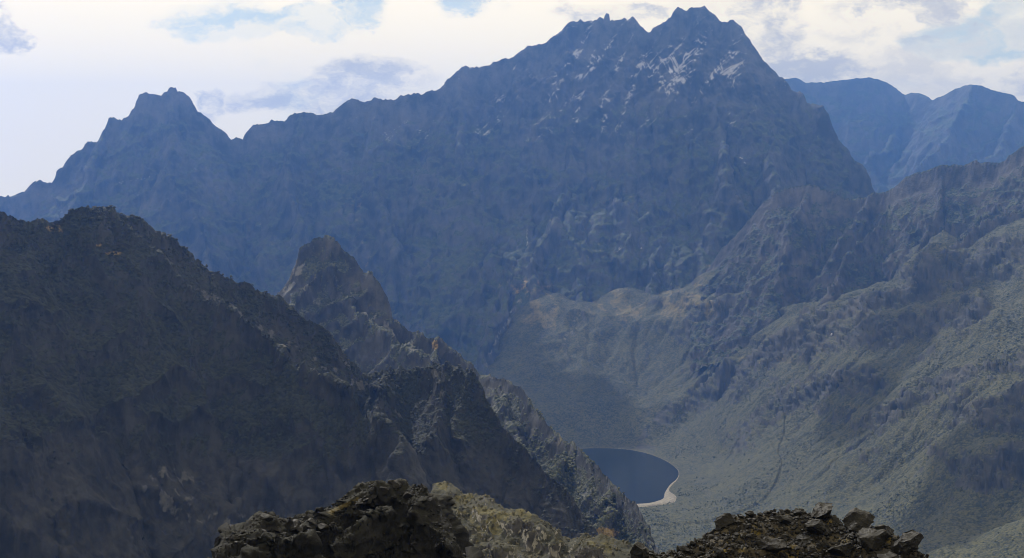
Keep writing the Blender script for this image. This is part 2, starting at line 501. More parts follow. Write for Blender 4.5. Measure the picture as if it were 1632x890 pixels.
SPURS_MAIN = [
    [(1110, 12, 3700), (1120, 120, 3600), (1150, 220, 3480), (1190, 330, 3330), (1170, 378, 3250), (1135, 425, 3170)],
    [(1180, 41, 3690), (1215, 180, 3560), (1260, 280, 3400), (1280, 360, 3250)],
    [(1034, 53, 3700), (1010, 160, 3600), (990, 290, 3450), (985, 390, 3330), (992, 440, 3270)],
    [(1076, 17, 3700), (1060, 150, 3610), (1075, 270, 3470), (1060, 370, 3350)],
    [(905, 37, 3690), (900, 170, 3580), (880, 300, 3440), (870, 400, 3320), (862, 452, 3260)],
    [(820, 86, 3680), (830, 210, 3560), (840, 300, 3450)],
    [(730, 115, 3660), (740, 230, 3560), (770, 330, 3440), (790, 400, 3360), (720, 480, 3250), (650, 560, 3130)],
    [(600, 157, 3640), (590, 260, 3540), (640, 380, 3420), (640, 490, 3300)],
    [(480, 178, 3620), (450, 290, 3500), (470, 400, 3380), (560, 500, 3230)],
    [(275, 143, 3600), (270, 260, 3480), (330, 360, 3370), (380, 450, 3250)],
    [(170, 191, 3590), (130, 300, 3480), (150, 400, 3350)],
    [(905, 300, 3450), (925, 400, 3330), (932, 492, 3170)], [(1060, 370, 3350), (1055, 430, 3250), (1045, 468, 3180)],
    [(790, 400, 3360), (800, 450, 3280), (780, 540, 3100), (765, 600, 2990)], [(640, 490, 3300), (690, 560, 3120), (720, 610, 2980)]]
deeper = lambda y: y if y < 3250 else 3250 + (y - 3250) * 1.33
DEPTH_MAIN = [(a, deeper(y)) for a, y in DEPTH_MAIN]
SPURS_MAIN = [[(a, b, deeper(y)) for a, b, y in sp] for sp in SPURS_MAIN]
mm = Massif(CREST_MAIN, DEPTH_MAIN, [(-260, 3020), (640, 2940), (800, 2960), (900, 3060), (1450, 3080)], SPURS_MAIN, cols=920, rows=275, back_rows=14, skirt=170, d1=30, s1=2.4, s2=1.25, d2=330, s3=0.75,
            warp=(55, 190), step=9, jag=(5.0, 17), seed=3)
X, Y, Z = mm.X, mm.Y, mm.Z
w = sstep(5, 120, np.abs(mm.dc))
wob = 60 * fbm(X / 240, Y / 240, 0.2, 2, 5)
mm.erode(7.0, 32, 0.055, limit=70, fade=40)
gul = ridged((X + wob - 0.35 * Y) / 135, (Y + 0.4 * X) / 560, Z / 900, 3, 11, 0.55)
mm.lift(w * (13 * gul - 7))
w2 = 0.22 + 0.78 * sstep(0, 60, np.abs(mm.dc))
P = mm.P
cr = ridged((P[..., 0] + 0.4 * P[..., 2]) / 62, P[..., 1] / 62, (P[..., 2] - 0.3 * P[..., 0]) / 48, 4, 21, 0.56)
mm.push(w2 * (7.5 * cr - 3))
P = mm.P
mm.push(w2 * (3.2 * ridged(P[..., 0] / 21, P[..., 1] / 21, (P[..., 2] + .5 * P[..., 0]) / 13, 3, 31) - 1.5))
nz = grid_normals(mm.P)[..., 2]
px, py = mm.pixels()
P = mm.P
mask = np.zeros(P.shape[:2] + (4,))
alt = P[..., 2]
mask[..., 0] = sstep(0.45, 0.75, nz + 0.25 * fbm(P[..., 0] / 90, P[..., 1] / 90, alt / 90, 3, 51)) * (1 - sstep(560, 720, alt))
sn = 0.20 * sstep(520, 800, alt)
for q in ((1110, 100, 75, 42, .30), (1160, 150, 42, 55, .36), (1080, 130, 50, 45, .22), (970, 70, 70, 60, .24), (930, 150, 60, 70, .17), (990, 130, 70, 90, .14),
          (880, 190, 80, 60, .12), (820, 215, 60, 30, .15), (750, 205, 60, 30, .14), (660, 215, 80, 40, .12), (1015, 215, 60, 50, .12), (1120, 220, 40, 40, .12), (1190, 100, 40, 50, .16)):
    sn = sn + q[4] * blob_mask(px, py, *q[:4])
streaks = sstep(0.25, 0.9, ridged((P[..., 0] - 0.55 * alt) / 55, P[..., 1] / 300, (alt + 0.2 * P[..., 0]) / 210, 3, 81))
sn = (0.17 * sstep(470, 600, alt) + 0.52 * sn) * (0.45 + 0.8 * streaks) * (0.6 + 0.6 * sstep(0.35, 0.75, nz)) * 1.12
for q in ([(982, 400), (996, 392)], [(1019, 394), (1023, 397)], [(840, 364), (841, 402)], [(190, 292), (245, 281)], [(1180, 250), (1188, 262)]):
    sn = sn + 0.45 * lines_mask(px, py, q, 2.4)
mask[..., 2] = np.clip(.30 * sstep(.1, .5, fbm(P[..., 0] / 120, P[..., 1] / 120, alt / 120, 4, 66)) * (1 - sstep(420, 560, alt)) + .4 * blob_mask(px, py, 865, 470, 45, 35) + .35 * blob_mask(px, py, 1130, 440, 25, 40), 0, 1)  # the two patches at the fan tops paint sunlit ochre into the colour
mask[..., 1] = np.clip(sn, 0, 1)
pxw_ = px + 8 * fbm(P[..., 0] / 45, P[..., 1] / 45, alt / 45, 3, 144)
scree = (.55 * lines_mask(pxw_, py, [(840, 460), (815, 500), (768, 585)], 3, 8) + .5 * lines_mask(pxw_, py, [(820, 420), (803, 475)], 3) + 0.35 * lines_mask(pxw_, py, [(725, 480), (690, 530)], 6)) * (.4 + .6 * sstep(-.25, .25, fbm(P[..., 0] / 14, P[..., 1] / 14, alt / 14, 3, 145)))
scree = scree + .5 * sstep(18, 45, -mm.gully) * sstep(.2, .5, fbm(P[..., 0] / 70, P[..., 1] / 70, alt / 70, 2, 146) + .25) * (1 - sstep(420, 620, alt))
mask[..., 3] = np.clip(scree, 0, 1)
M_MAIN = rock_material('mountain_rock', rock=((0.014, 0.016, 0.020), (0.088, 0.090, 0.096)), s=3.5, bump=0.8)
o = mm.build('snowy_mountain', M_MAIN, mask)
describe(o, 'high jagged blue-grey mountain streaked with thin snow behind the lake', 'mountain', 'structure')

# ----------------------------------------------------------------- far blue mountains
CREST_FAR = [(1040, 250), (1130, 205), (1200, 150), (1248, 127), (1267, 124), (1285, 133), (1310, 132), (1349, 127), (1387, 124), (1407, 130), (1422, 137.5), (1441.5, 151), (1465, 149),
    (1486, 159.6), (1503.5, 152), (1523, 142.5), (1550, 135.6), (1565.5, 136), (1577, 143), (1596, 147), (1604, 149), (1616, 152), (1622, 160), (1650, 166), (1700, 190), (1760, 185)]
fm = Massif(CREST_FAR, [(1040, 6500), (1440, 6500), (1550, 6100), (1760, 5900)], [(1040, 5600), (1760, 5000)],
            [[(1400, 128, 6500), (1420, 200, 6330), (1390, 270, 6050)], [(1300, 132, 6500), (1320, 220, 6300), (1380, 290, 6000)], [(1550, 136, 6100), (1530, 200, 5930), (1480, 260, 5650)], [(1622, 160, 6030), (1600, 220, 5850), (1560, 270, 5500)]],
            cols=420, rows=150, back_rows=10, d1=30, s1=1.8, s2=1.15, warp=(90, 300), step=16, jag=(4, 40), seed=5)
w = sstep(5, 160, np.abs(fm.dc))
fm.erode(13.0, 12, 0.06, limit=45, fade=60)
P = fm.P
fm.push((0.2 + 0.8 * w) * (10 * ridged(P[..., 0] / 75, P[..., 1] / 75, P[..., 2] / 60, 4, 25, .6) - 4))
mask = np.zeros(fm.P.shape[:2] + (4,)); mask[..., 0] = sstep(0.5, 0.8, grid_normals(fm.P)[..., 2])
M_FAR = rock_material('far_rock', rock=((0.03, 0.03, 0.03), (0.09, 0.088, 0.085)), s=7.0)
o = fm.build('distant_mountain', M_FAR, mask)
describe(o, 'hazy blue far mountain with two rounded tops to the right of the snowy summit', 'mountain', 'structure')

# ----------------------------------------------------------------- lake outline
SHORE_PX = [(925, 715), (960, 714), (1000, 716), (1030, 722), (1055, 731), (1072, 741), (1083, 752), (1080, 764), (1068, 773), (1061, 785), (1065, 793),
            (1058, 799), (1042, 803), (1018, 805), (985, 806), (930, 792), (880, 765), (850, 738), (880, 719)]
_sh = np.array([wpos_z(a, b, 0.0)[:2] for a, b in SHORE_PX])


def smooth_closed(p, n=10, it=2):
    for _ in range(it):
        q = np.roll(p, -1, 0)
        p = np.stack([0.75 * p + 0.25 * q, 0.25 * p + 0.75 * q], 1).reshape(-1, 2)
    return p
SHORE = smooth_closed(_sh)


def poly_sd(x, y, poly):
    """Signed distance to a polygon (negative inside)."""
    sh = x.shape; x = x.ravel(); y = y.ravel()
    d2 = np.full(x.shape, 1e18); inside = np.zeros(x.shape, bool)
    n = len(poly)
    for i in range(n):
        a = poly[i]; b = poly[(i + 1) % n]; e = b - a
        t = np.clip(((x - a[0]) * e[0] + (y - a[1]) * e[1]) / (e @ e), 0, 1)
        d2 = np.minimum(d2, (x - a[0] - t * e[0]) ** 2 + (y - a[1] - t * e[1]) ** 2)
        cond = ((a[1] > y) != (b[1] > y)) & (x < (b[0] - a[0]) * (y - a[1]) / (b[1] - a[1] + 1e-12) + a[0])
        inside ^= cond
    d = np.sqrt(d2); d[inside] *= -1
    return d.reshape(sh)


# ----------------------------------------------------------------- valley ground (one sheet, radial rows so that it reaches past everything)
ctrl = []
for a, b, z in [(1040, 830, 5), (1150, 860, 15), (1300, 870, 30), (1450, 870, 45), (1600, 880, 62), (1120, 790, 10), (1250, 790, 30), (1400, 790, 58),
                (1150, 720, 25), (1250, 720, 62), (1100, 680, 25), (1200, 650, 85), (1090, 745, 8), (1050, 712, 6), (980, 706, 6), (900, 706, 8), (1000, 812, 3), (900, 800, 12)]:
    ctrl.append(wpos_z(a, b, z))
for q in [(1632, 800, 1600), (1632, 700, 1750), (1632, 620, 1900), (1632, 520, 2100), (1632, 400, 2437), (1632, 370, 2700),
          (1500, 800, 1700), (1500, 720, 1840), (1500, 640, 2010), (1500, 540, 2230), (1500, 478, 2430), (1500, 440, 2800),
          (1370, 720, 2030), (1360, 640, 2230), (1370, 560, 2400), (1390, 512, 2480), (1350, 490, 2850), (1240, 560, 2660), (1250, 505, 2880), (1180, 485, 2980),
          (1150, 600, 2800), (1050, 600, 2950), (1130, 430, 3155), (990, 448, 3255), (1090, 455, 3200), (865, 456, 3250), (895, 470, 3230), (930, 505, 3260), (1060, 480, 3240), (800, 525, 3230), (740, 565, 3200), (650, 560, 3300),
          (900, 570, 3020), (1020, 540, 3050), (800, 620, 2930), (950, 640, 2810), (1060, 640, 2830), (700, 620, 2950), (500, 600, 3100), (300, 600, 3300), (0, 600, 3500)]:
    ctrl.append(wpos(*q))
for a, b in [(-900, 1500), (-600, 2200), (-900, 2800)]:
    ctrl.append((a, b, 60 + 0.02 * (b - 1500)))
ctrl += [(0, 1300, 20), (450, 1250, 55), (900, 1100, 140), (1100, 1700, 230), (1100, 2400, 380), (0, 700, 30), (-700, 700, 60), (700, 600, 80), (0, 0, 60),
         (0, 3800, 300), (1200, 3300, 420), (-1200, 3900, 150), (0, 5200, 250), (1600, 5200, 250), (-1800, 5200, 150)]
ctrl = np.array(ctrl)
cxy, cz = ctrl[:, :2] / 1000.0, ctrl[:, 2]


def tps(d2):
    return 0.5 * d2 * np.log(d2 + 1e-9)
K = tps(((cxy[:, None] - cxy[None]) ** 2).sum(-1)) + 4e-3 * np.eye(len(cxy))
A = np.zeros((len(cxy) + 3,) * 2); n_ = len(cxy)
A[:n_, :n_] = K; A[:n_, n_] = 1; A[:n_, n_ + 1:] = cxy; A[n_, :n_] = 1; A[n_ + 1:, :n_] = cxy.T
wts = np.linalg.solve(A, np.concatenate([cz, np.zeros(3)]))


def valley_base(x, y):
    sh = x.shape; x = x.ravel() / 1000.0; y = y.ravel() / 1000.0
    out = wts[n_] + wts[n_ + 1] * x + wts[n_ + 2] * y
    for k in range(n_):
        out = out + wts[k] * tps((x - cxy[k, 0]) ** 2 + (y - cxy[k, 1]) ** 2)
    return out.reshape(sh)


pxs = np.concatenate([[-900, -500, -250], np.linspace(-60, 600, 40), np.linspace(612, 900, 80), np.linspace(902, 1690, 560), [1760, 1900, 2200, 2600]])
ys = np.concatenate([[-400, 40, 200, 500, 800, 1100, 1350], np.linspace(1450, 3300, 450), np.linspace(3340, 4400, 20), [5000, 6000, 7000]])
A_ = (pxs - CX) / FPX
Yg = np.repeat(ys[:, None], len(pxs), 1)
Xg = A_[None] * np.where(Yg < 300, 300, Yg)
Zg = valley_base(np.clip(Xg, -1300, 1500), np.clip(Yg, 0, 5400))
sd = poly_sd(Xg, Yg, SHORE)
flat = sstep(10, 160, sd)
# benches and rock bands: (edge line on the slope, height of the step, width uphill, width of the cliff) in photo pixels turned to ground
pxb, pyb = CX + FPX * Xg / np.maximum(Yg, 1), HY - FPX * (Zg - EYE) / np.maximum(Yg, 1)
pyb = pyb + 7 * fbm(Xg / 90, Yg / 90, 5.5, 3, 88); pxw = pxb + 6 * fbm(Xg / 60, Yg / 60, 7.5, 2, 89)
BANDS = [([(1150, 616), (1220, 577), (1290, 547), (1350, 522), (1400, 505), (1450, 487), (1510, 474)], 24, 55, 10),
         ([(1470, 474), (1540, 442), (1580, 422), (1632, 398), (1690, 380)], 36, 60, 16),
         ([(1020, 704), (1100, 642), (1160, 607)], 16, 45, 16), ([(1545, 655), (1590, 640), (1650, 648)], 20, 40, 22),
         ([(1290, 562), (1350, 548), (1420, 538), (1490, 522), (1560, 500)], 22, 26, 12), ([(1180, 700), (1240, 640), (1300, 610), (1380, 600)], 12, 40, 14),
         ([(1560, 760), (1610, 730), (1660, 735)], 14, 30, 18), ([(1400, 660), (1470, 620), (1560, 590), (1650, 560)], 14, 45, 14), ([(1100, 520), (1150, 500), (1210, 492)], 14, 30, 12)]
band_rock = np.zeros(Xg.shape)
for line, hb, up, dn in BANDS:
    line = np.array(line, float); best = np.full(Xg.shape, 1e9); sign = np.zeros(Xg.shape); endf = np.ones(Xg.shape)
    for k in range(len(line) - 1):
        p0, p1 = line[k], line[k + 1]; e = p1 - p0
        tt = ((pxw - p0[0]) * e[0] + (pyb - p0[1]) * e[1]) / (e @ e); tc = np.clip(tt, 0, 1)
        dx_, dy_ = pxw - p0[0] - tc * e[0], pyb - p0[1] - tc * e[1]
        d_ = np.hypot(dx_, dy_); upd = d_ < best
        best = np.where(upd, d_, best); sign = np.where(upd, np.sign(e[0] * dy_ - e[1] * dx_), sign)
        over = np.maximum(np.maximum(-tt, tt - 1), 0) * np.hypot(*e)
        endf = np.where(upd, np.exp(-(over / 30) ** 2), endf)
    sdist = best * sign                                 # positive below the edge
    prof = np.where(sdist > 0, np.exp(-(sdist / dn) ** 2), np.exp(-(sdist / up) ** 2)) * endf
    prof = prof * (Yg > 1500) * (Yg < 3200)
    Zg = Zg + 1.15 * hb * prof * (0.85 + 0.5 * fbm(Xg / 90, Yg / 90, 8.8, 3, 87))
    band_rock = np.maximum(band_rock, np.where(sdist > 0, np.exp(-((sdist - dn * .6) / dn) ** 2), np.exp(-(sdist / 7) ** 2)) * endf)
# gullies and rocky steps on the hillsides
hill = sstep(30, 110, Zg) * flat
wob = 45 * fbm(Xg / 160, Yg / 160, 0.7, 3, 91)
g1 = ridged((Xg * 0.75 + Yg * 0.66 + wob) / 170, (Yg * 0.75 - Xg * 0.66 + wob) / 420, 0.0, 3, 92, 0.55)
Zg = Zg + hill * (9 * g1 - 5)
gcell = 7.0
gxx, gyy = np.meshgrid(np.arange(-500, 1250, gcell), np.arange(1450, 3400, gcell))
def to_grid(F):
    """Bring a field of the fan-shaped sheet to the square grid."""
    fy = np.interp(gyy.ravel(), ys, np.arange(len(ys))); fx = np.interp((gxx / gyy * FPX + CX).ravel(), pxs, np.arange(len(pxs)))
    return sample_grid(F, 0, 0, 1.0, fx, fy).reshape(gxx.shape)
B_ = to_grid(Zg)
E_ = erode(B_ + 6 * fbm(gxx / 60, gyy / 60, .4, 3, 131, .6) + 2 * fbm(gxx / 18, gyy / 18, .8, 2, 132), gcell, 18, 0.065)
D_ = np.clip(E_ - B_, -34, 16)
inside_ = (Yg > 1450) & (Yg < 3390) & (Xg > -500) & (Xg < 1240)
Zg = Zg + np.where(inside_, sample_grid(D_, -500, 1450, gcell, Xg, Yg), 0) * sstep(25, 120, Zg) * flat
# rock benches: terrace the right-hand slope a little
right_side = sstep(120, 420, Xg - 0.05 * (Yg - 2400)) * sstep(60, 140, Zg)
hh = Zg + 10 * fbm(Xg / 120, Yg / 120, 3.3, 3, 93)
stepn = 46.0
fr_ = hh / stepn - np.floor(hh / stepn)
terr = (np.floor(hh / stepn) + sstep(0.52, 0.82, fr_)) * stepn
ter_w = 0.22 * right_side * sstep(-0.1, 0.35, fbm(Xg / 260, Yg / 260, 1.1, 2, 94) + 0.12)
Zg = Zg + ter_w * (terr - hh)
bumps = ridged(Xg / 42, Yg / 42, 0.4, 4, 95, 0.55)
rockw = np.clip(0.18 + 0.8 * sstep(0.0, 0.4, fbm(Xg / 150, Yg / 150, 6.1, 3, 96)) + ter_w, 0, 1) * (0.12 + 0.88 * hill)
Zg = Zg + np.clip(rockw + .6 * band_rock, 0, 1.2) * (5.0 * bumps - 2.0) + flat * 0.8 * ridged(Xg / 11, Yg / 11, 0.9, 2, 97) + flat * 3.0 * fbm(Xg / 55, Yg / 55, 0.9, 2, 98)
Zg = np.where(sd < 0, -np.minimum(10, 0.14 * -sd) - 0.2, np.where(sd < 160, np.maximum(Zg * sstep(-5, 130, sd) + 0.02 * sd, 0.05 + 0.035 * sd), Zg))
Pg = np.stack([Xg, Yg, Zg], -1)
ng = grid_normals(Pg)
crag = np.clip(.7 * band_rock + .8 * sstep(.66, .45, ng[..., 2]), 0, 1) * flat * (Yg > 1400) * (Yg < 3400)
sm = crag.copy()
for _ in range(2):
    sm[1:-1, 1:-1] = (sm[1:-1, 1:-1] * 2 + sm[:-2, 1:-1] + sm[2:, 1:-1] + sm[1:-1, :-2] + sm[1:-1, 2:]) / 6
Pg = Pg + ng * (sm * (7.0 * ridged(Xg / 48, Yg / 48, (Zg + .25 * Xg) / 11, 4, 103, .55) - 2.8))[..., None]
Pg = Pg + grid_normals(Pg) * (sm * 1.6 * fbm(Pg[..., 0] / 8, Pg[..., 1] / 8, Pg[..., 2] / 6, 3, 104, .6))[..., None]
Xg, Yg, Zg = Pg[..., 0], Pg[..., 1], Pg[..., 2]
ng = grid_normals(Pg)
pxg, pyg = CX + FPX * Xg / np.maximum(Yg, 1), HY - FPX * (Zg - EYE) / np.maximum(Yg, 1)
maskg = np.zeros(Pg.shape[:2] + (4,))
vv = 1.0 - 0.8 * sstep(0.70, 0.48, ng[..., 2]) - 0.3 * rockw * sstep(0.3, 0.9, bumps) - (0.25 + 0.5 * sstep(-.1, .3, fbm(Xg / 40, Yg / 40, 2.9, 3, 99))) * band_rock
maskg[..., 0] = np.clip(vv, 0, 1)
warm = 0.30 * sstep(0.05, 0.55, fbm(Xg / 130, Yg / 130, 2.2, 4, 101)) * hill
for q in ((868, 490, 46, 55, .62), (1130, 465, 30, 60, .6), (990, 485, 40, 50, .5), (1060, 490, 70, 40, .35), (930, 490, 25, 30, .35), (745, 505, 40, 45, .4), (1075, 480, 40, 30, .3), (1400, 505, 110, 22, .30), (1220, 572, 60, 14, .45), (1260, 650, 40, 10, .15)):  # patches on the fans paint their sunlit ochre into the ground colour
    warm = warm + q[4] * blob_mask(pxg, pyg, *q[:4])
warm = warm * (.35 + .75 * sstep(-.3, .3, fbm(Xg / 22 + Yg / 90, Yg / 60, .6, 4, 151)))     # broken into streaks down the fans
maskg[..., 2] = np.clip(warm, 0, 1)
pxs_, pys_ = pxg + 9 * fbm(Xg / 45, Yg / 45, 3.3, 3, 141), pyg + 5 * fbm(Xg / 30, Yg / 30, 5.3, 3, 142)
brk = sstep(-.25, .25, fbm(Xg / 14, Yg / 14, 1.3, 3, 143))
pale = (lines_mask(pxs_, pys_, [(840, 460), (815, 500), (790, 540), (768, 585)], 3, 8) * 0.55 + lines_mask(pxs_, pys_, [(932, 490), (915, 520), (890, 560)], 2, 6) * 0.5) * (.45 + .55 * brk)
pale = pale + 0.2 * (1 - sstep(2, 6, np.abs(sd))) + lines_mask(pxg, pyg, [(1136, 440), (1139, 495)], 2.5) * .4
maskg[..., 3] = np.clip(pale, 0, 1)
M_VALLEY = rock_material('valley_ground', rock=((0.018, 0.019, 0.016), (0.074, 0.070, 0.058)), veg=((0.012, 0.017, 0.006), (0.070, 0.068, 0.027)),
                         warm=((0.070, 0.066, 0.026), (0.150, 0.125, 0.050)), s=2.2, bump=0.6, clump=2.4)
me = mesh_from('valley_ground', Pg.reshape(-1, 3), grid_faces(*Xg.shape), M_VALLEY, True, maskg.reshape(-1, 4))
o = add_object('valley_ground', me)
describe(o, 'broad green and grey valley floor and hillside around the lake', 'valley', 'structure')

# lake water
m = bpy.data.materials.new('lake_water'); m.use_nodes = True
n = Nodes(m.node_tree)
p = n.n('ShaderNodeBsdfPrincipled'); p.inputs['Base Color'].default_value = (0.003, 0.006, 0.010, 1)
p.inputs['Roughness'].default_value = 0.08; p.inputs['IOR'].default_value = 1.33
b = n.n('ShaderNodeBump'); b.inputs['Strength'].default_value = 0.25; b.inputs['Distance'].default_value = 0.3
n.link(n.noise(n.n('ShaderNodeTexCoord').outputs['Object'], 0.8, 4.0, 0.6), b.inputs['Height']); n.link(b.outputs[0], p.inputs['Normal'])
oo = n.n('ShaderNodeOutputMaterial'); n.link(p.outputs[0], oo.inputs['Surface'])
cen = SHORE.mean(0)
ring = cen + (SHORE - cen) * 1.03
vv_ = np.concatenate([[[cen[0], cen[1], 0]], np.c_[ring, np.zeros(len(ring))]])
k = np.arange(len(ring)); ff = np.stack([np.zeros_like(k), 1 + k, 1 + (k + 1) % len(ring)], 1)
o = add_object('lake', mesh_from('lake', vv_, ff, m, False))
describe(o, 'small dark blue lake lying at the foot of the snowy mountain', 'lake', 'structure')

# beach: a low bank of sand round the shore, widest at the outlet
ang = np.arctan2(SHORE[:, 1] - cen[1], SHORE[:, 0] - cen[0])
tang = np.roll(SHORE, -1, 0) - np.roll(SHORE, 1, 0); nrm = np.stack([tang[:, 1], -tang[:, 0]], 1); nrm /= np.linalg.norm(nrm, axis=1, keepdims=True)
if ((nrm * (SHORE - cen)).sum(1)).mean() < 0: nrm = -nrm
spx = CX + FPX * SHORE[:, 0] / SHORE[:, 1]; spy = HY + FPX * EYE / SHORE[:, 1]
wid = 0.35 + 15 * sstep(778, 803, spy) * sstep(930, 1010, spx) + 2 * sstep(755, 775, spy) * sstep(1040, 1070, spx)
rows_ = []
for t, hgt in ((-0.5, -0.4), (0.0, 0.25), (0.35, 0.9), (0.7, 1.1), (1.0, 0.7), (1.15, -0.8)):
    rows_.append(np.c_[SHORE + nrm * (wid * t * (1 + 0.10 * np.sin(np.arange(len(SHORE)) * .9)))[:, None], np.clip(wid / 7, .12, 1) * (0.3 + hgt) + 0.05 * np.maximum(wid * t, 0)])
Bv = np.concatenate(rows_); nS = len(SHORE)
idx = np.arange(6 * nS).reshape(6, nS); idx = np.concatenate([idx, idx[:, :1]], 1)
Bf = np.stack([idx[:-1, :-1], idx[:-1, 1:], idx[1:, 1:], idx[1:, :-1]], -1).reshape(-1, 4)
m = bpy.data.materials.new('beach_sand'); m.use_nodes = True
n = Nodes(m.node_tree); co_ = n.n('ShaderNodeTexCoord').outputs['Object']
p = n.n('ShaderNodeBsdfPrincipled'); p.inputs['Roughness'].default_value = 0.95
n.link(n.mix(n.step(n.noise(co_, 0.25, 5.0, 0.65), 0.38, 0.62), (0.14, 0.125, 0.095), (0.26, 0.235, 0.18)), p.inputs['Base Color'])
oo = n.n('ShaderNodeOutputMaterial'); n.link(p.outputs[0], oo.inputs['Surface'])
o = add_object('beach', mesh_from('beach', Bv, Bf, m, True))
describe(o, 'pale sandy beach curving round the near shore of the lake', 'beach', 'structure')

# ----------------------------------------------------------------- cliffed ridge on the right, above the valley
CREST_RIGHT = [(1100, 470), (1133.5, 424), (1149, 397), (1169, 379), (1185, 362), (1199, 346), (1215, 325), (1235, 308), (1262, 298), (1290, 294), (1307, 299), (1331, 309), (1347.5, 318), (1374.5, 316),
    (1393, 309), (1411.5, 307.5), (1425, 299), (1445, 282), (1462, 274), (1482, 270), (1502.5, 264), (1520, 263), (1536, 265), (1550, 260), (1556.5, 256), (1563, 261), (1593.5, 260),
    (1607, 250), (1620, 240), (1632, 233), (1660, 215), (1720, 170), (1800, 150)]
rr_ = Massif(CREST_RIGHT, [(1100, 3200), (1199, 3120), (1290, 3060), (1393, 3000), (1500, 2900), (1632, 2780), (1800, 2650)],
             [(1100, 2860), (1290, 2680), (1450, 2560), (1632, 2380), (1800, 2250)],
             [[(1425, 299, 2990), (1400, 350, 2920), (1345, 420, 2820), (1315, 450, 2780)], [(1290, 294, 3060), (1262, 350, 2990), (1235, 430, 2900)],
              [(1199, 346, 3120), (1205, 400, 3060), (1180, 450, 3000)], [(1502, 264, 2900), (1500, 330, 2830), (1460, 400, 2730)], [(1385, 310, 3000), (1350, 370, 2900)],
              [(1593, 260, 2820), (1600, 310, 2750), (1560, 365, 2650), (1535, 400, 2600)], [(1632, 233, 2780), (1660, 300, 2680), (1610, 345, 2580)], [(1650, 325, 2560), (1590, 345, 2560), (1550, 370, 2565), (1500, 395, 2580), (1440, 428, 2640)]],
             cols=560, rows=210, back_rows=12, d1=14, s1=2.4, s2=1.3, d2=170, s3=0.6, warp=(32, 110), step=8, jag=(2.5, 14), seed=8)
w = sstep(3, 60, np.abs(rr_.dc))
rr_.erode(5.0, 30, 0.06, limit=45, fade=18)
wob = 30 * fbm(rr_.X / 110, rr_.Y / 110, 0.2, 2, 6)
rr_.lift(w * (7 * ridged((rr_.X + wob) / 62, (rr_.Y + .5 * rr_.X) / 260, rr_.Z / 700, 3, 12, .55) - 3))
P = rr_.P
rr_.push((0.25 + 0.75 * w) * (4.0 * ridged(P[..., 0] / 34, P[..., 1] / 34, P[..., 2] / 30, 4, 22, .56) - 2))
P = rr_.P
rr_.push((0.3 + 0.7 * w) * 1.6 * fbm(P[..., 0] / 7, P[..., 1] / 7, P[..., 2] / 7, 2, 32))
P = rr_.P
nz = grid_normals(P)[..., 2]
mask = np.zeros(P.shape[:2] + (4,))
mask[..., 0] = sstep(0.45, 0.75, nz + .25 * fbm(P[..., 0] / 60, P[..., 1] / 60, P[..., 2] / 60, 3, 52))
mask[..., 2] = .4 * sstep(.15, .6, fbm(P[..., 0] / 80, P[..., 1] / 80, P[..., 2] / 80, 3, 53)) * sstep(.5, .75, nz)
M_RIDGE = rock_material('ridge_rock', rock=((0.014, 0.014, 0.014), (0.105, 0.098, 0.090)), veg=((0.010, 0.018, 0.007), (0.058, 0.064, 0.028)), s=2.6, bump=0.9, clump=4.0)
o = rr_.build('cliff_ridge', M_RIDGE, mask)
describe(o, 'cliffed grey-green ridge with gullies above the hillside on the right', 'ridge', 'structure')

# ----------------------------------------------------------------- pointed peak and its long ridge, middle distance
CREST_MID = [(330, 640), (400, 545), (447, 468), (461, 448), (472.5, 424), (477.5, 397), (494, 385), (508, 378.5), (525, 377), (538, 385), (548, 400), (562, 410.6), (578.6, 432.5), (595.5, 441),
    (605.6, 454), (616, 471), (621, 488), (625, 508), (649, 525), (683, 537), (700, 538.6), (720, 555.5), (737, 569), (754, 582.5), (764, 597.6), (788, 599), (804, 606), (831, 621), (845, 640),
    (858, 656.6), (877.7, 681), (901, 701), (921.5, 715), (935, 731.6), (958.6, 748), (975.5, 768.6), (999, 792), (1012.5, 802), (1022.6, 819), (1031, 839), (1036, 856), (1049.6, 873), (1080, 910), (1120, 950)]
md = Massif(CREST_MID, [(330, 1330), (447, 1380), (520, 1400), (625, 1350), (764, 1250), (858, 1130), (1012, 950), (1050, 890), (1120, 820)],
            [(330, 1040), (520, 1080), (764, 960), (900, 800), (1050, 700), (1120, 680)],
            [[(517, 378, 1400), (505, 435, 1375), (470, 480, 1340), (455, 520, 1310)], [(522, 378, 1400), (535, 440, 1370), (575, 490, 1335), (640, 540, 1295), (690, 580, 1250), (700, 640, 1200)],
             [(700, 538, 1300), (690, 560, 1280), (690, 600, 1255)], [(804, 606, 1200), (815, 660, 1140), (850, 730, 1060)],
             [(901, 701, 1080), (890, 760, 1010), (920, 830, 920)], [(975, 768, 1000), (965, 820, 930)]],
            cols=560, rows=200, back_rows=12, d1=5, s1=3.2, s2=1.4, warp=(10, 50), step=4, jag=(2.2, 7), seed=9)
w = sstep(2, 30, np.abs(md.dc))
md.erode(4.0, 14, 0.035, limit=14, fade=8)
md.lift(w * (2.5 * ridged((md.X * .8 + md.Y * .3) / 30, (md.Y * .8 - md.X * .3) / 90, md.Z / 200, 3, 13, .55) - 1))
P = md.P
md.push((.25 + .75 * w) * (5.2 * ridged((P[..., 0] - .5 * P[..., 2]) / 34, P[..., 1] / 30, (P[..., 2] + .6 * P[..., 0]) / 46, 4, 23, .5) - 2.2))
P = md.P
md.push((.4 + .6 * w) * .8 * fbm(P[..., 0] / 3.5, P[..., 1] / 3.5, P[..., 2] / 3.5, 2, 33))
P = md.P; nz = grid_normals(P)[..., 2]; px, py = md.pixels()
mask = np.zeros(P.shape[:2] + (4,))
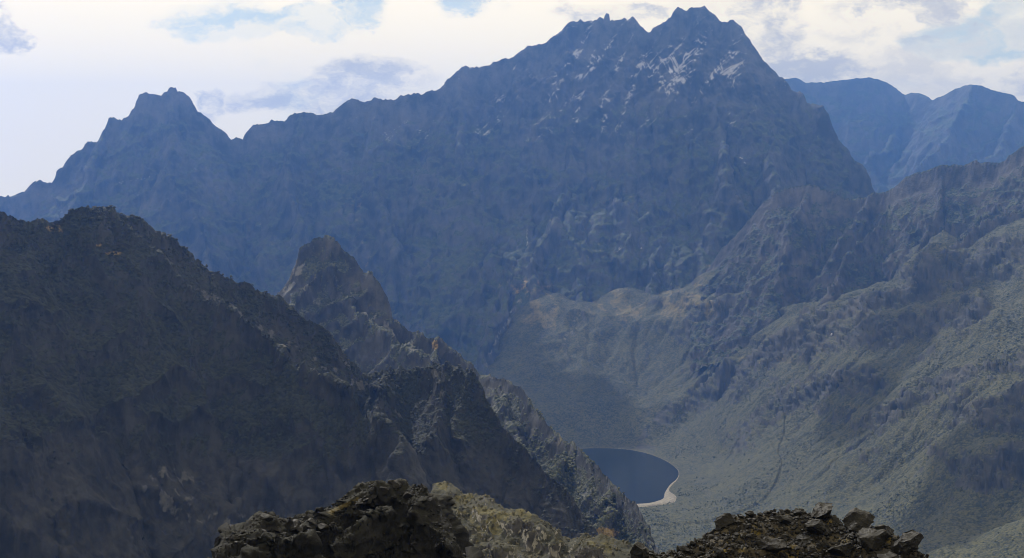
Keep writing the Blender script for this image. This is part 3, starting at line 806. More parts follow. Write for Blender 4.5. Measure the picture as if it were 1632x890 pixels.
mask[..., 0] = sstep(.42, .72, nz + .3 * fbm(P[..., 0] / 30, P[..., 1] / 30, P[..., 2] / 30, 3, 54) + .2 * sstep(780, 900, px))
wm = .25 * sstep(.1, .6, fbm(P[..., 0] / 30, P[..., 1] / 30, P[..., 2] / 30, 3, 55))
for q in ((693, 550, 8, 12, .62), (660, 570, 30, 12, .3), (960, 850, 40, 12, .7), (880, 700, 40, 15, .2)):
    wm = wm + q[4] * blob_mask(px, py, *q[:4])
mask[..., 2] = np.clip(wm, 0, 1)
mask[..., 3] = np.clip(.45 * sstep(.35, .8, ridged(P[..., 0] / 40, P[..., 1] / 40, P[..., 2] / 60, 3, 83)) * sstep(.35, .6, nz) + (.35 * lines_mask(px, py, [(512, 382), (480, 420), (458, 460)], 6, 8) + .45 * lines_mask(px, py, [(505, 440), (480, 465), (470, 485)], 5) + .5 * lines_mask(px, py, [(530, 440), (575, 490), (640, 535), (685, 575)], 6, 9)) * sstep(-.2, .3, fbm(P[..., 0] / 6, P[..., 1] / 6, P[..., 2] / 12, 3, 147)), 0, 1)  # the three lines paint the peak's sunlit left facet and ribs pale
M_MID = rock_material('peak_rock', rock=((0.008, 0.0085, 0.009), (0.060, 0.060, 0.061)), veg=((0.012, 0.017, 0.010), (0.052, 0.056, 0.033)), pale=(0.15, 0.15, 0.148), s=1.1, bump=0.8, clump=1.7)
o = md.build('pointed_peak', M_MID, mask)
describe(o, 'sharp pyramid peak whose long rocky ridge runs down towards the lake', 'peak', 'structure')

# ----------------------------------------------------------------- big dark ridge filling the left
CREST_LEFT = [(-160, 300), (-80, 318), (0, 336), (10, 340), (34, 350), (50.5, 355), (71, 356), (82.6, 352), (99.4, 350), (104.5, 340), (114.6, 332), (135, 334.5), (148, 333), (158, 334), (167, 329.5), (184, 335),
    (194, 342), (216, 346), (232.6, 355), (249, 369), (270, 379), (280, 389), (307, 404), (310, 413), (320, 416), (325, 424.5), (344, 433), (367, 445), (374, 451), (404, 456), (414.6, 467), (445, 475),
    (468.5, 492), (485, 509), (505.5, 516), (526, 532), (539, 552), (552, 576), (568.5, 585), (584, 598), (602, 596), (622.5, 584), (636, 586), (649, 592), (670, 589), (690, 584), (710, 581.5), (730, 588),
    (750.5, 596), (764, 611), (774, 636), (784, 656), (800, 681), (820, 701), (841, 721.5), (867.6, 752), (898, 779), (911, 792), (925, 819), (942, 839.5), (958.6, 855), (985, 880), (1010, 920)]
lf = Massif(CREST_LEFT, [(-160, 690), (0, 720), (150, 760), (400, 830), (545, 850), (590, 860), (700, 830), (764, 806), (800, 796), (867, 770), (958, 730), (1010, 705)],
            [(-160, 600), (0, 628), (400, 665), (590, 675), (764, 665), (958, 635), (1010, 620)],
            [[(160, 333, 760), (110, 380, 740), (60, 450, 715), (30, 560, 690)], [(190, 342, 765), (330, 470, 775), (450, 545, 760), (560, 610, 745), (640, 690, 720)],
             [(700, 583, 830), (705, 620, 812), (690, 700, 775), (640, 800, 725)], [(620, 585, 830), (605, 640, 800), (580, 720, 755)], [(340, 433, 810), (335, 520, 770), (300, 640, 725)]],
            cols=740, rows=255, back_rows=12, skirt=110, d1=6, s1=2.3, s2=1.45, d2=70, s3=1.75, warp=(14, 60), step=3.5, jag=(1.5, 4), seed=10)
w = sstep(2, 30, np.abs(lf.dc))
lf.erode(3.0, 18, 0.03, limit=14, fade=7)
wob = 12 * fbm(lf.X / 50, lf.Y / 50, .2, 2, 7)
lf.lift(w * (3 * ridged((lf.X + wob) / 34, lf.Y / 110, lf.Z / 300, 3, 14, .55) - 1.5))
P = lf.P
lf.push((.3 + .7 * w) * (3.4 * ridged(P[..., 0] / 26, P[..., 1] / 26, (P[..., 2] + .4 * P[..., 0]) / 30, 4, 24, .5) - 1.2))
P = lf.P
lf.push(.55 * fbm(P[..., 0] / 2.2, P[..., 1] / 2.2, P[..., 2] / 2.6, 2, 34))
P = lf.P; nz = grid_normals(P)[..., 2]; px, py = lf.pixels()
mask = np.zeros(P.shape[:2] + (4,))
mask[..., 0] = sstep(.22, .6, nz + .3 * fbm(P[..., 0] / 25, P[..., 1] / 25, P[..., 2] / 35, 4, 56)) * (1 - .7 * sstep(640, 760, py + 60 * fbm(P[..., 0] / 40, P[..., 1] / 40, P[..., 2] / 40, 3, 57)))
wm = np.zeros(px.shape)
for q in ((182, 404, 18, 5, .62), (158, 391, 10, 4, .5), (85, 365, 24, 12, .45), (60, 430, 25, 15, .15)):
    wm = wm + q[4] * blob_mask(px, py, *q[:4])
mask[..., 2] = np.clip(wm, 0, 1)
lm = lines_mask(px, py, [(290, 455), (355, 482), (430, 530), (490, 570), (540, 595), (580, 625), (610, 650)], 7, 9) * .6
lm = lm + lines_mask(px, py, [(545, 565), (570, 600), (605, 620)], 8) * .55 + lines_mask(px, py, [(690, 590), (703, 620), (706, 640)], 6) * .6 + lines_mask(px, py, [(632, 655), (644, 670)], 4) * .7  # the line down the knob's spur paints its sunlit speckles pale
lm = lm + .6 * blob_mask(px, py, 270, 780, 60, 50) * sstep(.1, .5, ridged(P[..., 0] / 8, P[..., 1] / 8, P[..., 2] / 60, 3, 84)) + .6 * blob_mask(px, py, 350, 835, 80, 24)
lm = lm + .5 * blob_mask(px, py, 95, 415, 25, 12) + .5 * blob_mask(px, py, 50, 440, 16, 14)
mask[..., 3] = np.clip(lm * (.35 + .9 * sstep(-.05, .4, fbm(P[..., 0] / 7, P[..., 1] / 7, P[..., 2] / 7, 4, 64))), 0, 1)
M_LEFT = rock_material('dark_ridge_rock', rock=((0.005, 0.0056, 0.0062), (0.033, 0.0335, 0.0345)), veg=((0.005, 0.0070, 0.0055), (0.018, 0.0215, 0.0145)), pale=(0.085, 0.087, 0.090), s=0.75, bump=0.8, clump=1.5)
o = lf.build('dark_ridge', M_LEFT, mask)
describe(o, 'huge dark shadowed ridge with a bushy crest filling the left', 'ridge', 'structure')

# ----------------------------------------------------------------- slope under the viewpoint, knoll and outcrop
pa = np.linspace(-1.2, 1.2, 90); pr = np.concatenate([[0.3], np.geomspace(3, 900, 70)])
Rg, Ag = np.meshgrid(pr, pa, indexing='ij')
Xf, Yf = Rg * np.sin(Ag), Rg * np.cos(Ag)
Zf = EYE - 1.7 - 0.31 * Rg - 0.02 * Rg * fbm(Xf / 30, Yf / 30, .4, 3, 110) * sstep(2, 20, Rg)
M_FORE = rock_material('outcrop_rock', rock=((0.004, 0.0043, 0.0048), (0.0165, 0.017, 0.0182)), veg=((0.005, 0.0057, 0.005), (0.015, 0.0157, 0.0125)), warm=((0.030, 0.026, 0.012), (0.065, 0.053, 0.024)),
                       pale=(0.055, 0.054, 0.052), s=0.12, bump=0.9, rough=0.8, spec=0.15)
fmask = np.zeros(Xf.shape + (4,)); fmask[..., 0] = .4
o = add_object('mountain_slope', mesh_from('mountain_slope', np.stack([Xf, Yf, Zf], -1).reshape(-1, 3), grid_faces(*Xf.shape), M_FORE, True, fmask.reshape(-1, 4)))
describe(o, 'steep dark slope falling away below the viewpoint under the rocks', 'slope', 'structure')

CREST_KNOLL = [(600, 905), (640, 850), (665, 820), (680, 800), (689, 786), (693, 775), (709, 763.6), (722, 771), (728, 776), (736, 786), (753, 792), (776.6, 792), (793.5, 802), (813.7, 812.5), (834, 816), (847.4, 821), (871, 833), (888, 846),
    (901, 856), (918, 855), (940, 856), (958, 855), (985, 862), (1010, 868), (1030, 878), (1050, 888), (1075, 905), (1100, 930)]
kn = Massif(CREST_KNOLL, [(600, 290), (709, 285), (800, 275), (900, 265), (1100, 250)], [(600, 205), (1100, 190)],
            [[(709, 764, 285), (725, 800, 278), (735, 850, 262), (720, 900, 246)], [(776, 792, 277), (800, 830, 266), (820, 900, 247)], [(834, 816, 272), (860, 860, 258), (870, 900, 247)], [(940, 856, 262), (935, 890, 250)]],
            cols=390, rows=150, back_rows=10, d1=5, s1=.55, s2=.72, warp=(5, 14), step=1.2, jag=(.5, 2.2), seed=12, tight=True)
w = sstep(1, 10, np.abs(kn.dc))
kn.lift(w * (2.6 * ridged((kn.X + kn.Y * .5) / 8, (kn.Y - kn.X * .5) / 20, .3, 3, 17, .55) - 1.4))
P = kn.P
kn.push((.35 + .65 * w) * (.9 * ridged(P[..., 0] / 4.6, P[..., 1] / 4.6, P[..., 2] / 3.6, 4, 27, .48) - .3))
P = kn.P
kn.push(.12 * fbm(P[..., 0] / .8, P[..., 1] / .8, P[..., 2] / .8, 2, 37))
P = kn.P; nz = grid_normals(P)[..., 2]; px, py = kn.pixels()
mask = np.zeros(P.shape[:2] + (4,))
mask[..., 0] = sstep(.4, .75, nz + .4 * fbm(P[..., 0] / 5, P[..., 1] / 5, P[..., 2] / 5, 3, 58))
mask[..., 2] = np.clip(.68 * sstep(.0, .5, fbm(P[..., 0] / 6, P[..., 1] / 6, P[..., 2] / 6, 4, 59) + .25 * blob_mask(px, py, 770, 835, 80, 40)) * sstep(.35, .7, nz)
                       + .65 * blob_mask(px, py, 705, 775, 12, 12), 0, 1)
mask[..., 3] = .8 * sstep(.4, .8, ridged(P[..., 0] / 4, P[..., 1] / 4, P[..., 2] / 4, 3, 85)) * (1 - sstep(.45, .75, nz))
M_KNOLL = rock_material('knoll_moss', rock=((0.014, 0.014, 0.014), (0.065, 0.062, 0.058)), veg=((0.013, 0.015, 0.009), (0.045, 0.043, 0.025)), warm=((0.034, 0.033, 0.011), (0.080, 0.070, 0.024)), s=0.30, bump=0.8)
o = kn.build('mossy_knoll', M_KNOLL, mask)
describe(o, 'lumpy knoll of grey rock and yellow-green moss below the dark ridge', 'knoll', 'structure')

CREST_OUT = [(330, 915), (346.5, 887), (355, 872), (360, 853), (371, 845), (382, 844), (389, 853), (395, 842), (402, 830), (413, 824), (437.5, 822), (451, 828), (468, 829.6), (479, 824), (509, 823), (528.5, 812),
    (539.5, 798), (559, 784), (570, 775), (595, 772), (619.5, 770), (647, 772.5), (675, 774.5), (686, 784), (691, 795), (699.5, 812), (713, 828), (722, 845), (725.6, 861), (732, 877), (746, 892), (765, 925)]
ou = Massif(CREST_OUT, [(330, 60), (400, 62), (520, 66), (600, 68), (690, 66), (765, 62)], [(330, 53), (600, 55), (765, 54)],
            [[(600, 772, 68), (560, 812, 66), (520, 838, 64.6), (500, 870, 63)], [(420, 823, 63), (440, 850, 61.5), (430, 890, 60)], [(640, 772, 68), (610, 830, 64.5), (560, 860, 63)]],
            cols=420, rows=200, back_rows=12, d1=.9, s1=.7, s2=3.2, warp=(.5, 2.5), step=.18, jag=(.16, .5), seed=14, tight=True)
w = sstep(.1, 1.5, np.abs(ou.dc))
P = ou.P
ou.push((.2 + .8 * w) * (.85 * ridged(P[..., 0] / 2.9, P[..., 1] / 2.9, P[..., 2] / 2.3, 4, 28, .46) - .4))
P = ou.P
ou.push((.4 + .6 * w) * (.12 * ridged(P[..., 0] / .7, P[..., 1] / .7, P[..., 2] / .5, 4, 38, .55) - .04))
P = ou.P; nz = grid_normals(P)[..., 2]; px, py = ou.pixels()
mask = np.zeros(P.shape[:2] + (4,))
mask[..., 0] = sstep(.5, .85, nz + .3 * fbm(P[..., 0] / 1.5, P[..., 1] / 1.5, P[..., 2] / 1.5, 3, 61))
mask[..., 2] = np.clip(.75 * lines_mask(px, py, [(528, 815), (548, 806), (570, 797)], 5) + .5 * blob_mask(px, py, 455, 886, 14, 5) + .25 * sstep(.2, .6, fbm(P[..., 0], P[..., 1], P[..., 2], 3, 62)) * sstep(.6, .85, nz), 0, 1)
mask[..., 3] = .30 * sstep(.3, .8, ridged(P[..., 0] / 1.2, P[..., 1] / 1.2, P[..., 2] / 1.2, 3, 86)) * sstep(.45, .8, nz)
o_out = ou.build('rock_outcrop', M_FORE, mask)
describe(o_out, 'big black rock outcrop with a flat scrubby top at the bottom edge', 'outcrop', 'structure')

# rubble mound body
CREST_MOUND = [(960, 915), (1000, 886), (1015, 873), (1037, 873), (1056, 882), (1085, 868), (1114, 856), (1133, 842), (1152, 828), (1177, 817), (1203, 812), (1235, 809), (1257, 806), (1292, 808), (1330, 815), (1346, 834), (1378, 828),
    (1397, 836), (1426, 846), (1451, 860), (1467, 876), (1485, 886), (1530, 888), (1600, 889), (1650, 890), (1720, 900)]
mo = Massif(CREST_MOUND, [(960, 43), (1150, 46), (1300, 47), (1467, 44), (1720, 42)], [(960, 35), (1300, 36.5), (1720, 35)],
            [], cols=420, rows=130, back_rows=20, d1=2.5, s1=.42, s2=.62, warp=(.3, 1.5), step=.15, jag=(.05, .3), seed=16, tight=True)
mo.lift(-.16)
P = mo.P
w = .3 + .7 * sstep(.1, 1.0, np.abs(mo.dc))
mo.push(w * (.16 * ridged(P[..., 0] / 1.1, P[..., 1] / 1.1, P[..., 2] / 1.1, 3, 29) - .12))
P = mo.P
mo.push(.05 * fbm(P[..., 0] / .18, P[..., 1] / .18, P[..., 2] / .18, 2, 39))
P = mo.P; nz = grid_normals(P)[..., 2]; px, py = mo.pixels()
mask = np.zeros(P.shape[:2] + (4,))
mask[..., 0] = .5
wm = .38 * sstep(.05, .5, fbm(P[..., 0] / .9, P[..., 1] / .9, P[..., 2] / .9, 3, 63))
for q in ((1240, 880, 20, 9, .6), (1342, 862, 16, 7, .6), (1270, 885, 20, 8, .5), (1210, 850, 14, 6, .4), (1320, 838, 12, 6, .4), (1150, 880, 20, 8, .3)):
    wm = wm + q[4] * blob_mask(px, py, *q[:4])
mask[..., 2] = np.clip(wm, 0, 1)
M_MOUND = rock_material('mound_soil', rock=((0.012, 0.011, 0.010), (0.045, 0.040, 0.035)), veg=((0.016, 0.014, 0.010), (0.050, 0.042, 0.026)), warm=((0.045, 0.036, 0.008), (0.125, 0.092, 0.018)), s=0.07, bump=0.9, rough=0.8)
o_mound = mo.build('rubble_mound', M_MOUND, mask)
describe(o_mound, 'low mound of dark broken stones with yellow moss at the bottom edge', 'mound', 'structure')

# ================================================================= ROCKS
def boulder_mesh(name, seed, mat, sub=2, sharp=0.5, squash=(1, 1, 1), rough=0.06):
    """Angular broken stone: an icosphere cut by random planes, then roughened. About 1 m across."""
    r = np.random.RandomState(seed)
    bm = bmesh.new(); bmesh.ops.create_icosphere(bm, subdivisions=sub, radius=1.0)
    v = np.array([q.co[:] for q in bm.verts])
    f = np.array([[q.index for q in fc.verts] for fc in bm.faces]); bm.free()
    for _ in range(13):
        nn = r.normal(size=3); nn /= np.linalg.norm(nn); d = r.uniform(.34, .72)
        over = np.maximum(v @ nn - d, 0)
        v = v - over[:, None] * nn
    v = v * np.array(squash)
    nrm = v / (np.linalg.norm(v, axis=1, keepdims=True) + 1e-6)
    v = v + nrm * (rough * (ridged(v[:, 0] * 1.7 + seed, v[:, 1] * 1.7, v[:, 2] * 2.3, 4, seed % 50, .55) - .5))[:, None]
    v = v * 0.5 / np.abs(v).max()
    me = mesh_from(name, v, f, mat, False)
    return me


m = bpy.data.materials.new('broken_stone'); m.use_nodes = True
n = Nodes(m.node_tree)
oi = n.n('ShaderNodeObjectInfo')
co_ = n.vmath('ADD', n.n('ShaderNodeTexCoord').outputs['Object'], n.vmath('SCALE', oi.outputs['Location'], scale=3.7))
geo_ = n.n('ShaderNodeNewGeometry')
a1 = n.noise(co_, 4.0, 6.0, .65); a2 = n.noise(co_, 14.0, 5.0, .7)
rc = n.mix(n.step(a1, .35, .68), (0.003, 0.0031, 0.0033), (0.0115, 0.0113, 0.0115))
rc = n.mix(n.math('MULTIPLY', n.step(a2, .63, .70), .45), rc, (0.06, 0.056, 0.05))
rc = n.mix(n.math('MULTIPLY', n.step(n.noise(co_, 2.2, 4.0, .6), .60, .72), .5), rc, (0.024, 0.017, 0.010))
rc = n.mix(n.math('MULTIPLY', oi.outputs['Random'], .35), rc, (0.011, 0.0105, 0.0105))
p = n.n('ShaderNodeBsdfPrincipled'); n.link(rc, p.inputs['Base Color'])
n.put(n.step(a1, .4, .62, .5, .9), p.inputs['Roughness']); p.inputs['Specular IOR Level'].default_value = .22
b = n.n('ShaderNodeBump'); b.inputs['Strength'].default_value = .6; b.inputs['Distance'].default_value = .04
n.link(n.math('ADD', a2, n.math('MULTIPLY', n.noise(co_, 40.0, 3.0, .6), .4)), b.inputs['Height']); n.link(b.outputs[0], p.inputs['Normal'])
oo = n.n('ShaderNodeOutputMaterial'); n.link(p.outputs[0], oo.inputs['Surface'])
M_STONE = m

rng = np.random.RandomState(4)
VAR = [boulder_mesh('rock', 100 + i, M_STONE, 3, squash=(rng.uniform(.8, 1.15), rng.uniform(.7, 1.1), rng.uniform(.55, .9))) for i in range(14)]


def surf_at(ms, px, py):
    """Point of a massif's surface seen at a pixel (nearest front vertex)."""
    qx, qy = ms._pix if hasattr(ms, '_pix') else ms.pixels()
    ms._pix = (qx, qy)
    d = (qx - px) ** 2 + (qy - py) ** 2
    d[ms.rows:] = 1e12
    k = np.unravel_index(np.argmin(d), d.shape)
    return ms.P[k]


def place_rock(me, loc, size, rot, parent=None, name='rock', scale=(1, 1, 1)):
    o = bpy.data.objects.new(name, me); C.objects.link(o)
    o.location = loc; o.scale = (size * scale[0], size * scale[1], size * scale[2]); o.rotation_euler = rot
    if parent is not None: o.parent = parent
    return o


# big boulders of the mound, each a thing of its own: px, py of its centre, width and height in photo pixels, tilt, label
BIG = [
    (1312, 808, 52, 40, (.2, -.35, .4), 'tallest blocky boulder standing on the top of the rubble mound'),
    (1298, 838, 58, 46, (.1, .3, 1.3), 'rounded black boulder just below the tallest block of the mound'),
    (1222, 868, 62, 36, (.15, .12, 2.2), 'slab-sided dark boulder low in the middle of the mound'),
    (1366, 832, 56, 30, (.1, -.5, .2), 'tilted splintered boulder to the right of the mound top'),
    (1392, 856, 84, 42, (.05, .15, .8), 'long humped boulder on the right shoulder of the mound'),
    (1440, 866, 60, 40, (.2, .2, 2.9), 'rounded boulder ending the mound on the right'),
    (1340, 876, 54, 26, (.1, .05, 1.9), 'flat dark boulder beside a yellow moss patch'),
    (1280, 858, 40, 24, (.3, .1, .6), 'grey flat-topped boulder under the rounded black one'),
    (1150, 832, 40, 46, (.1, .9, .3), 'leaning slab on the left flank of the mound'),
    (1412, 884, 60, 30, (.2, .1, 1.0), 'pale-edged boulder at the lower right foot of the mound'),
    (1022, 882, 34, 24, (.2, .2, .5), 'small dark boulder at the far left end of the mound'),
    (1405, 838, 40, 22, (.1, .1, 2.4), 'low rounded boulder behind the long humped one')]
occ = []
for i, (bx_, by_, bw, bh, rot, lab) in enumerate(BIG):
    loc = np.array(surf_at(mo, bx_, min(by_ + bh * .25, 889)))
    s = bw / FPX * loc[1]
    loc = loc + np.array([0, -.05, bh / FPX * loc[1] * .18])
    me = boulder_mesh('boulder', 300 + i * 7, M_STONE, 5, squash=(1.0, .85, max(.45, bh / bw)), rough=.075)
    o = place_rock(me, loc, s * 1.08, (rot[0] * .5, rot[1], rot[2]), None, 'boulder')
    describe(o, lab, 'boulder', group='boulders of the rubble mound')
    occ.append((bx_, by_, bw * .4))

cnt = 0; tries = 0
while cnt < 270 and tries < 6000:
    tries += 1
    qx = rng.uniform(1000, 1500); top = np.interp(qx, [c[0] for c in CREST_MOUND], [c[1] for c in CREST_MOUND])
    qy = top + rng.uniform(0, 1) ** .9 * (900 - top)
    if top > 884: continue
    wpx = float(np.clip(9 + rng.exponential(8.0), 9, 38))
    if any(math.hypot(qx - a, qy - b) < r + wpx * .32 for a, b, r in occ): continue
    loc = surf_at(mo, qx, qy).copy(); s = wpx / FPX * loc[1]
    loc[2] += s * .12
    place_rock(VAR[rng.randint(14)], loc, s, tuple(rng.uniform(-.5, .5, 2)) + (rng.uniform(0, 6.28),), o_mound, 'rock', tuple(rng.uniform(.8, 1.25, 3)))
    occ.append((qx, qy, wpx * .36)); cnt += 1

# small stones between them, too many to pick apart
def tiny_stones(name, ms, count, smin, smax, seed, xr, mat, top_only=False, parent=None):
    r = np.random.RandomState(seed)
    base = []
    for k in range(6):
        bm = bmesh.new(); bmesh.ops.create_icosphere(bm, subdivisions=1, radius=.5)
        v = np.array([q.co[:] for q in bm.verts]) * (1 + .35 * r.uniform(-1, 1, (len(bm.verts), 1))) * np.array([1, 1, .75])
        f = np.array([[q.index for q in fc.verts] for fc in bm.faces]); bm.free(); base.append((v, f))
    qx, qy = ms.pixels()
    ok = (qx[:ms.rows] > xr[0]) & (qx[:ms.rows] < xr[1]) & (qy[:ms.rows] < 905)
    if top_only: ok &= grid_normals(ms.P)[:ms.rows, :, 2] > .6
    ii = np.argwhere(ok); ii = ii[r.randint(len(ii), size=count)]
    vs, fs, off = [], [], 0
    for (a, b_) in ii:
        v, f = base[r.randint(6)]; s = smin + (smax - smin) * r.uniform() ** 2.5; t = r.uniform(0, 6.28)
        c_, s_ = math.cos(t), math.sin(t)
        vr = v * s * r.uniform(.7, 1.3, 3)
        vs.append(np.stack([vr[:, 0] * c_ - vr[:, 1] * s_, vr[:, 0] * s_ + vr[:, 1] * c_, vr[:, 2]], 1) + ms.P[a, b_] + [r.normal() * .03, r.normal() * .03, s * .15])
        fs.append(f + off); off += len(v)
    o = add_object(name, mesh_from(name, np.concatenate(vs), np.concatenate(fs), mat, False), parent)
    return o


o = tiny_stones('gravel', mo, 3200, .05, .17, 5, (985, 1660), M_STONE)
describe(o, 'loose small stones filling the gaps of the rubble mound', 'gravel', 'stuff')
o = tiny_stones('gravel', ou, 900, .05, .16, 6, (340, 740), M_STONE, top_only=True)
describe(o, 'loose small stones strewn over the top of the black outcrop', 'gravel', 'stuff')

# blocks on the outcrop
for i in range(46):
    qx = rng.uniform(365, 700); top = np.interp(qx, [c[0] for c in CREST_OUT], [c[1] for c in CREST_OUT]); qy = top + rng.uniform(2, 30)
    loc = surf_at(ou, qx, qy).copy(); s = rng.uniform(10, 24) / FPX * loc[1]
    place_rock(VAR[rng.randint(14)], loc, s, tuple(rng.uniform(-.5, .5, 2)) + (rng.uniform(0, 6.28),), o_out, 'rock', tuple(rng.uniform(.8, 1.3, 3)))

# ================================================================= VEGETATION (uncountable scrub)
def shrub_material(name, c0, c1):
    m = bpy.data.materials.new(name); m.use_nodes = True
    n = Nodes(m.node_tree); co_ = n.n('ShaderNodeTexCoord').outputs['Object']
    at = n.n('ShaderNodeAttribute', attribute_name='mask')
    sep = n.n('ShaderNodeSeparateColor'); n.link(at.outputs['Color'], sep.inputs[0])
    p = n.n('ShaderNodeBsdfPrincipled'); p.inputs['Roughness'].default_value = .8; p.inputs['Specular IOR Level'].default_value = .25
    n.link(n.mix(sep.outputs[0], c0, c1), p.inputs['Base Color'])
    oo = n.n('ShaderNodeOutputMaterial'); n.link(p.outputs[0], oo.inputs['Surface'])
    return m


def scrub(name, P, Nrm, weight, count, smin, smax, mat, seed, label, tall=1.0):
    """Bushes as small jittered clumps scattered over a surface; weight (same grid) sets where they grow."""
    r = np.random.RandomState(seed)
    bm = bmesh.new(); bmesh.ops.create_icosphere(bm, subdivisions=1, radius=.5)
    v0 = np.array([q.co[:] for q in bm.verts]); f0 = np.array([[q.index for q in fc.verts] for fc in bm.faces]); bm.free()
    f0 = f0[v0[f0][:, :, 2].mean(1) > .0]              # open underneath, where it stands in the ground
    cells = P[:-1, :-1]; ar = np.linalg.norm(np.cross(P[1:, :-1] - cells, P[:-1, 1:] - cells), axis=-1)
    wgt = (ar * weight[:-1, :-1]).ravel(); cdf = np.cumsum(wgt); cdf /= cdf[-1]
    k = np.searchsorted(cdf, r.uniform(size=count)); i, j = np.unravel_index(k, ar.shape)
    u, v = r.uniform(size=(2, count, 1))
    pos = P[i, j] * (1 - u) * (1 - v) + P[i, j + 1] * u * (1 - v) + P[i + 1, j] * (1 - u) * v + P[i + 1, j + 1] * u * v
    s = smin + (smax - smin) * r.uniform(size=count) ** 2
    jit = 1 + .45 * r.uniform(-1, 1, (count, len(v0), 1))
    vv = v0[None] * jit * s[:, None, None] * np.stack([r.uniform(.8, 1.3, count), r.uniform(.8, 1.3, count), tall * r.uniform(.7, 1.2, count)], 1)[:, None]
    vv = vv + pos[:, None]; vv[..., 2] += (s * .22 * tall)[:, None]
    ff = f0[None] + (np.arange(count) * len(v0))[:, None, None]
    tone = np.repeat(np.clip(r.normal(.5, .28, count), 0, 1)[:, None], len(v0), 1)
    msk = np.stack([tone, tone, tone, tone], -1)
    o = add_object(name, mesh_from(name, vv.reshape(-1, 3), ff.reshape(-1, 3), mat, True, msk.reshape(-1, 4)))
    return describe(o, label, 'shrubs', 'stuff')


def in_view(P):
    px = CX + FPX * P[..., 0] / np.maximum(P[..., 1], 1); py = HY - FPX * (P[..., 2] - EYE) / np.maximum(P[..., 1], 1)
    return ((px > -40) & (px < 1672) & (py < 930) & (P[..., 1] > 30)).astype(float), px, py


M_SHRUB = shrub_material('shrub_leaves', (0.011, 0.018, 0.007), (0.072, 0.075, 0.031))
v_, px, py = in_view(Pg)
dens = fbm(Xg / 90, Yg / 90, 4.4, 4, 120)
wt = v_ * (sd > 14) * (Yg < 3300) * (px > 700) * (.12 + 1.5 * sstep(-.05, .35, dens) + .6 * hill * sstep(0, .3, fbm(Xg / 30, Yg / 30, 2.2, 2, 121))) * sstep(.45, .7, ng[..., 2]) / (Yg / 2000) ** 1.0
scrub('shrubs', Pg, ng, wt, 36000, .8, 2.9, M_SHRUB, 1, 'grey-green scrub dotted over the valley floor and right hillside')
v_, px, py = in_view(md.P)
wt = v_ * (.15 + sstep(-.1, .3, fbm(md.P[..., 0] / 25, md.P[..., 1] / 25, md.P[..., 2] / 25, 3, 122))) * sstep(.35, .6, md.N[..., 2]) * (.12 + .88 * sstep(740, 880, px)); wt[md.rows:] = 0
scrub('shrubs', md.P, md.N, wt, 8000, .8, 2.6, M_SHRUB, 2, 'green scrub covering the lower end of the ridge beside the lake')
v_, px, py = in_view(lf.P)
nearc = np.exp(-np.abs(lf.dc) / 14)
wt = v_ * (.03 + nearc) * sstep(.1, .4, fbm(lf.P[..., 0] / 12, lf.P[..., 1] / 12, lf.P[..., 2] / 12, 3, 123) + .3) * sstep(.2, .4, lf.N[..., 2]); wt[lf.rows:] = 0
M_DSHRUB = shrub_material('dark_shrub_leaves', (0.005, 0.0072, 0.005), (0.022, 0.025, 0.015))
scrub('shrubs', lf.P, lf.N, wt, 4200, .5, 2.0, M_DSHRUB, 3, 'dark bushes along the crest of the shadowed left ridge')
v_, px, py = in_view(kn.P)
wt = v_ * (.2 + sstep(-.1, .3, fbm(kn.P[..., 0] / 4, kn.P[..., 1] / 4, kn.P[..., 2] / 4, 3, 124))); wt[kn.rows:] = 0
M_TUSS = shrub_material('tussock_leaves', (0.016, 0.017, 0.010), (0.070, 0.062, 0.030))
scrub('tussocks', kn.P, kn.N, wt, 3600, .12, .5, M_TUSS, 4, 'small tussocks and moss cushions over the mossy knoll')

# small pale boulder that shines on the bench of the right hillside
q = np.array(wpos(1326, 535, 2400.0))
d = (pxg - 1326) ** 2 + (pyg - 535) ** 2; d[Yg < 1500] = 1e12
loc = Pg[np.unravel_index(np.argmin(d), d.shape)]
m = bpy.data.materials.new('pale_quartz'); m.use_nodes = True
nn_ = Nodes(m.node_tree); p = nn_.n('ShaderNodeBsdfPrincipled'); p.inputs['Roughness'].default_value = .6
nn_.link(nn_.mix(nn_.noise(nn_.n('ShaderNodeTexCoord').outputs['Object'], 6.0), (.7, .7, .68), (.85, .85, .83)), p.inputs['Base Color'])
oo = nn_.n('ShaderNodeOutputMaterial'); nn_.link(p.outputs[0], oo.inputs['Surface'])
o = place_rock(boulder_mesh('boulder', 777, m, 2), loc + np.array([0, 0, 1.2]), 5.5, (0, 0, .4), None, 'boulder')
describe(o, 'tiny bright white boulder on the grassy bench of the right hillside', 'boulder')

# ================================================================= HAZE
hm = bpy.data.materials.new('haze'); hm.use_nodes = True
n = Nodes(hm.node_tree)
pv = n.n('ShaderNodeVolumePrincipled')
pv.inputs['Color'].default_value = HAZE_COLOR + (1,); pv.inputs['Density'].default_value = HAZE_DENSITY; pv.inputs['Anisotropy'].default_value = HAZE_ANISO
oo = n.n('ShaderNodeOutputMaterial'); n.link(pv.outputs[0], oo.inputs['Volume'])
lo = np.array([1e9] * 3); hi = -lo
for ob in C.objects:
    if ob.type == 'MESH' and ob.parent is None:
        bb = np.array([ob.matrix_basis @ Vector(c) for c in ob.bound_box]); lo = np.minimum(lo, bb.min(0)); hi = np.maximum(hi, bb.max(0))
lo -= [50, 50, 1.0]; hi += [50, 50, 12.0]
bm = bmesh.new(); bmesh.ops.create_cube(bm, size=1.0)
for v in bm.verts:
    v.co = Vector([lo[k] if v.co[k] < 0 else hi[k] for k in range(3)])
me = bpy.data.meshes.new('haze'); bm.to_mesh(me); bm.free(); me.materials.append(hm)
o = add_object('haze', me); describe(o, 'blue mountain haze lying between the viewpoint and the far peaks', 'haze', 'stuff')

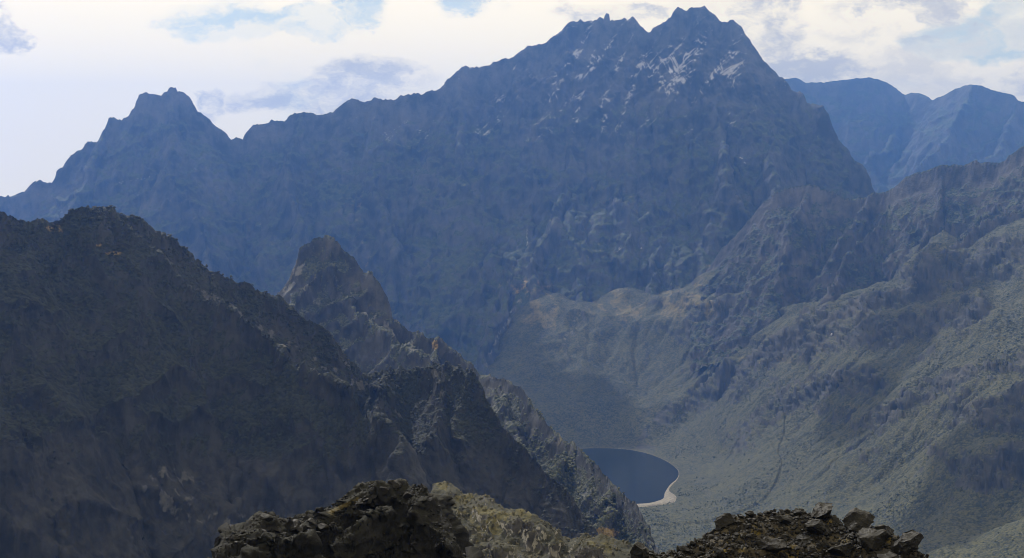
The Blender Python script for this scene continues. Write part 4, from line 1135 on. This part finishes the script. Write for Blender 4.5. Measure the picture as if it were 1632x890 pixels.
# ================================================================= CLOUDS unseen above the frame, added to cast shadows on the valley
cm = bpy.data.materials.new('shade_cloud_vapour'); cm.use_nodes = True
n = Nodes(cm.node_tree)
dfs = n.n('ShaderNodeBsdfDiffuse'); dfs.inputs['Color'].default_value = (.85, .86, .88, 1)
trl = n.n('ShaderNodeBsdfTranslucent'); trl.inputs['Color'].default_value = (.5, .51, .53, 1)
mx = n.n('ShaderNodeMixShader'); mx.inputs[0].default_value = .35
n.link(dfs.outputs[0], mx.inputs[1]); n.link(trl.outputs[0], mx.inputs[2])
oo = n.n('ShaderNodeOutputMaterial'); n.link(mx.outputs[0], oo.inputs['Surface'])


def cloud(target, dist, puffs, seed, label):
    """Cumulus of many puffs; puffs = (dx, dy, radius) in metres round the point that shades `target`."""
    r = np.random.RandomState(seed)
    bm = bmesh.new(); bmesh.ops.create_icosphere(bm, subdivisions=4, radius=1.0)
    v0 = np.array([q.co[:] for q in bm.verts]); f0 = np.array([[q.index for q in fc.verts] for fc in bm.faces]); bm.free()
    vs, fs, off = [], [], 0
    cc = np.array(target) + S_DIR * dist
    for dx, dy, rad in puffs:
        for _ in range(5):
            jx, jy = r.normal(size=2) * rad * .55; q = rad * r.uniform(.4, .75)
            v = v0 * (q * (1 + .35 * fbm(v0[:, 0] * 2 + jx, v0[:, 1] * 2 + jy, v0[:, 2] * 2, 4, seed, .6)))[:, None] * np.array([1, 1, .42])
            vs.append(v + cc + [dx + jx, dy + jy, r.uniform(0, .15) * rad]); fs.append(f0 + off); off += len(v)
    o = add_object('cloud', mesh_from('cloud', np.concatenate(vs), np.concatenate(fs), cm, True))
    return describe(o, label, 'cloud', 'stuff')


cloud((-240, 2960, 90), 2700, [(-150, 330, 230), (-20, 260, 170), (-220, 60, 230), (0, 0, 260), (-90, 190, 190), (130, -110, 150), (260, -140, 150), (-330, -120, 200)], 3, 'large white cloud added overhead, unseen, to shade the slope left of the lake')
cloud((520, 2330, 260), 2800, [(0, 0, 95), (110, 60, 90), (-110, 30, 70)], 5, 'flat white cloud added out of view overhead to shade the middle of the right hillside')
cloud((500, 1690, 60), 2900, [(0, 0, 75), (90, 40, 85), (-75, -40, 55)], 4, 'small white cloud put in above the frame to shade the near valley floor')
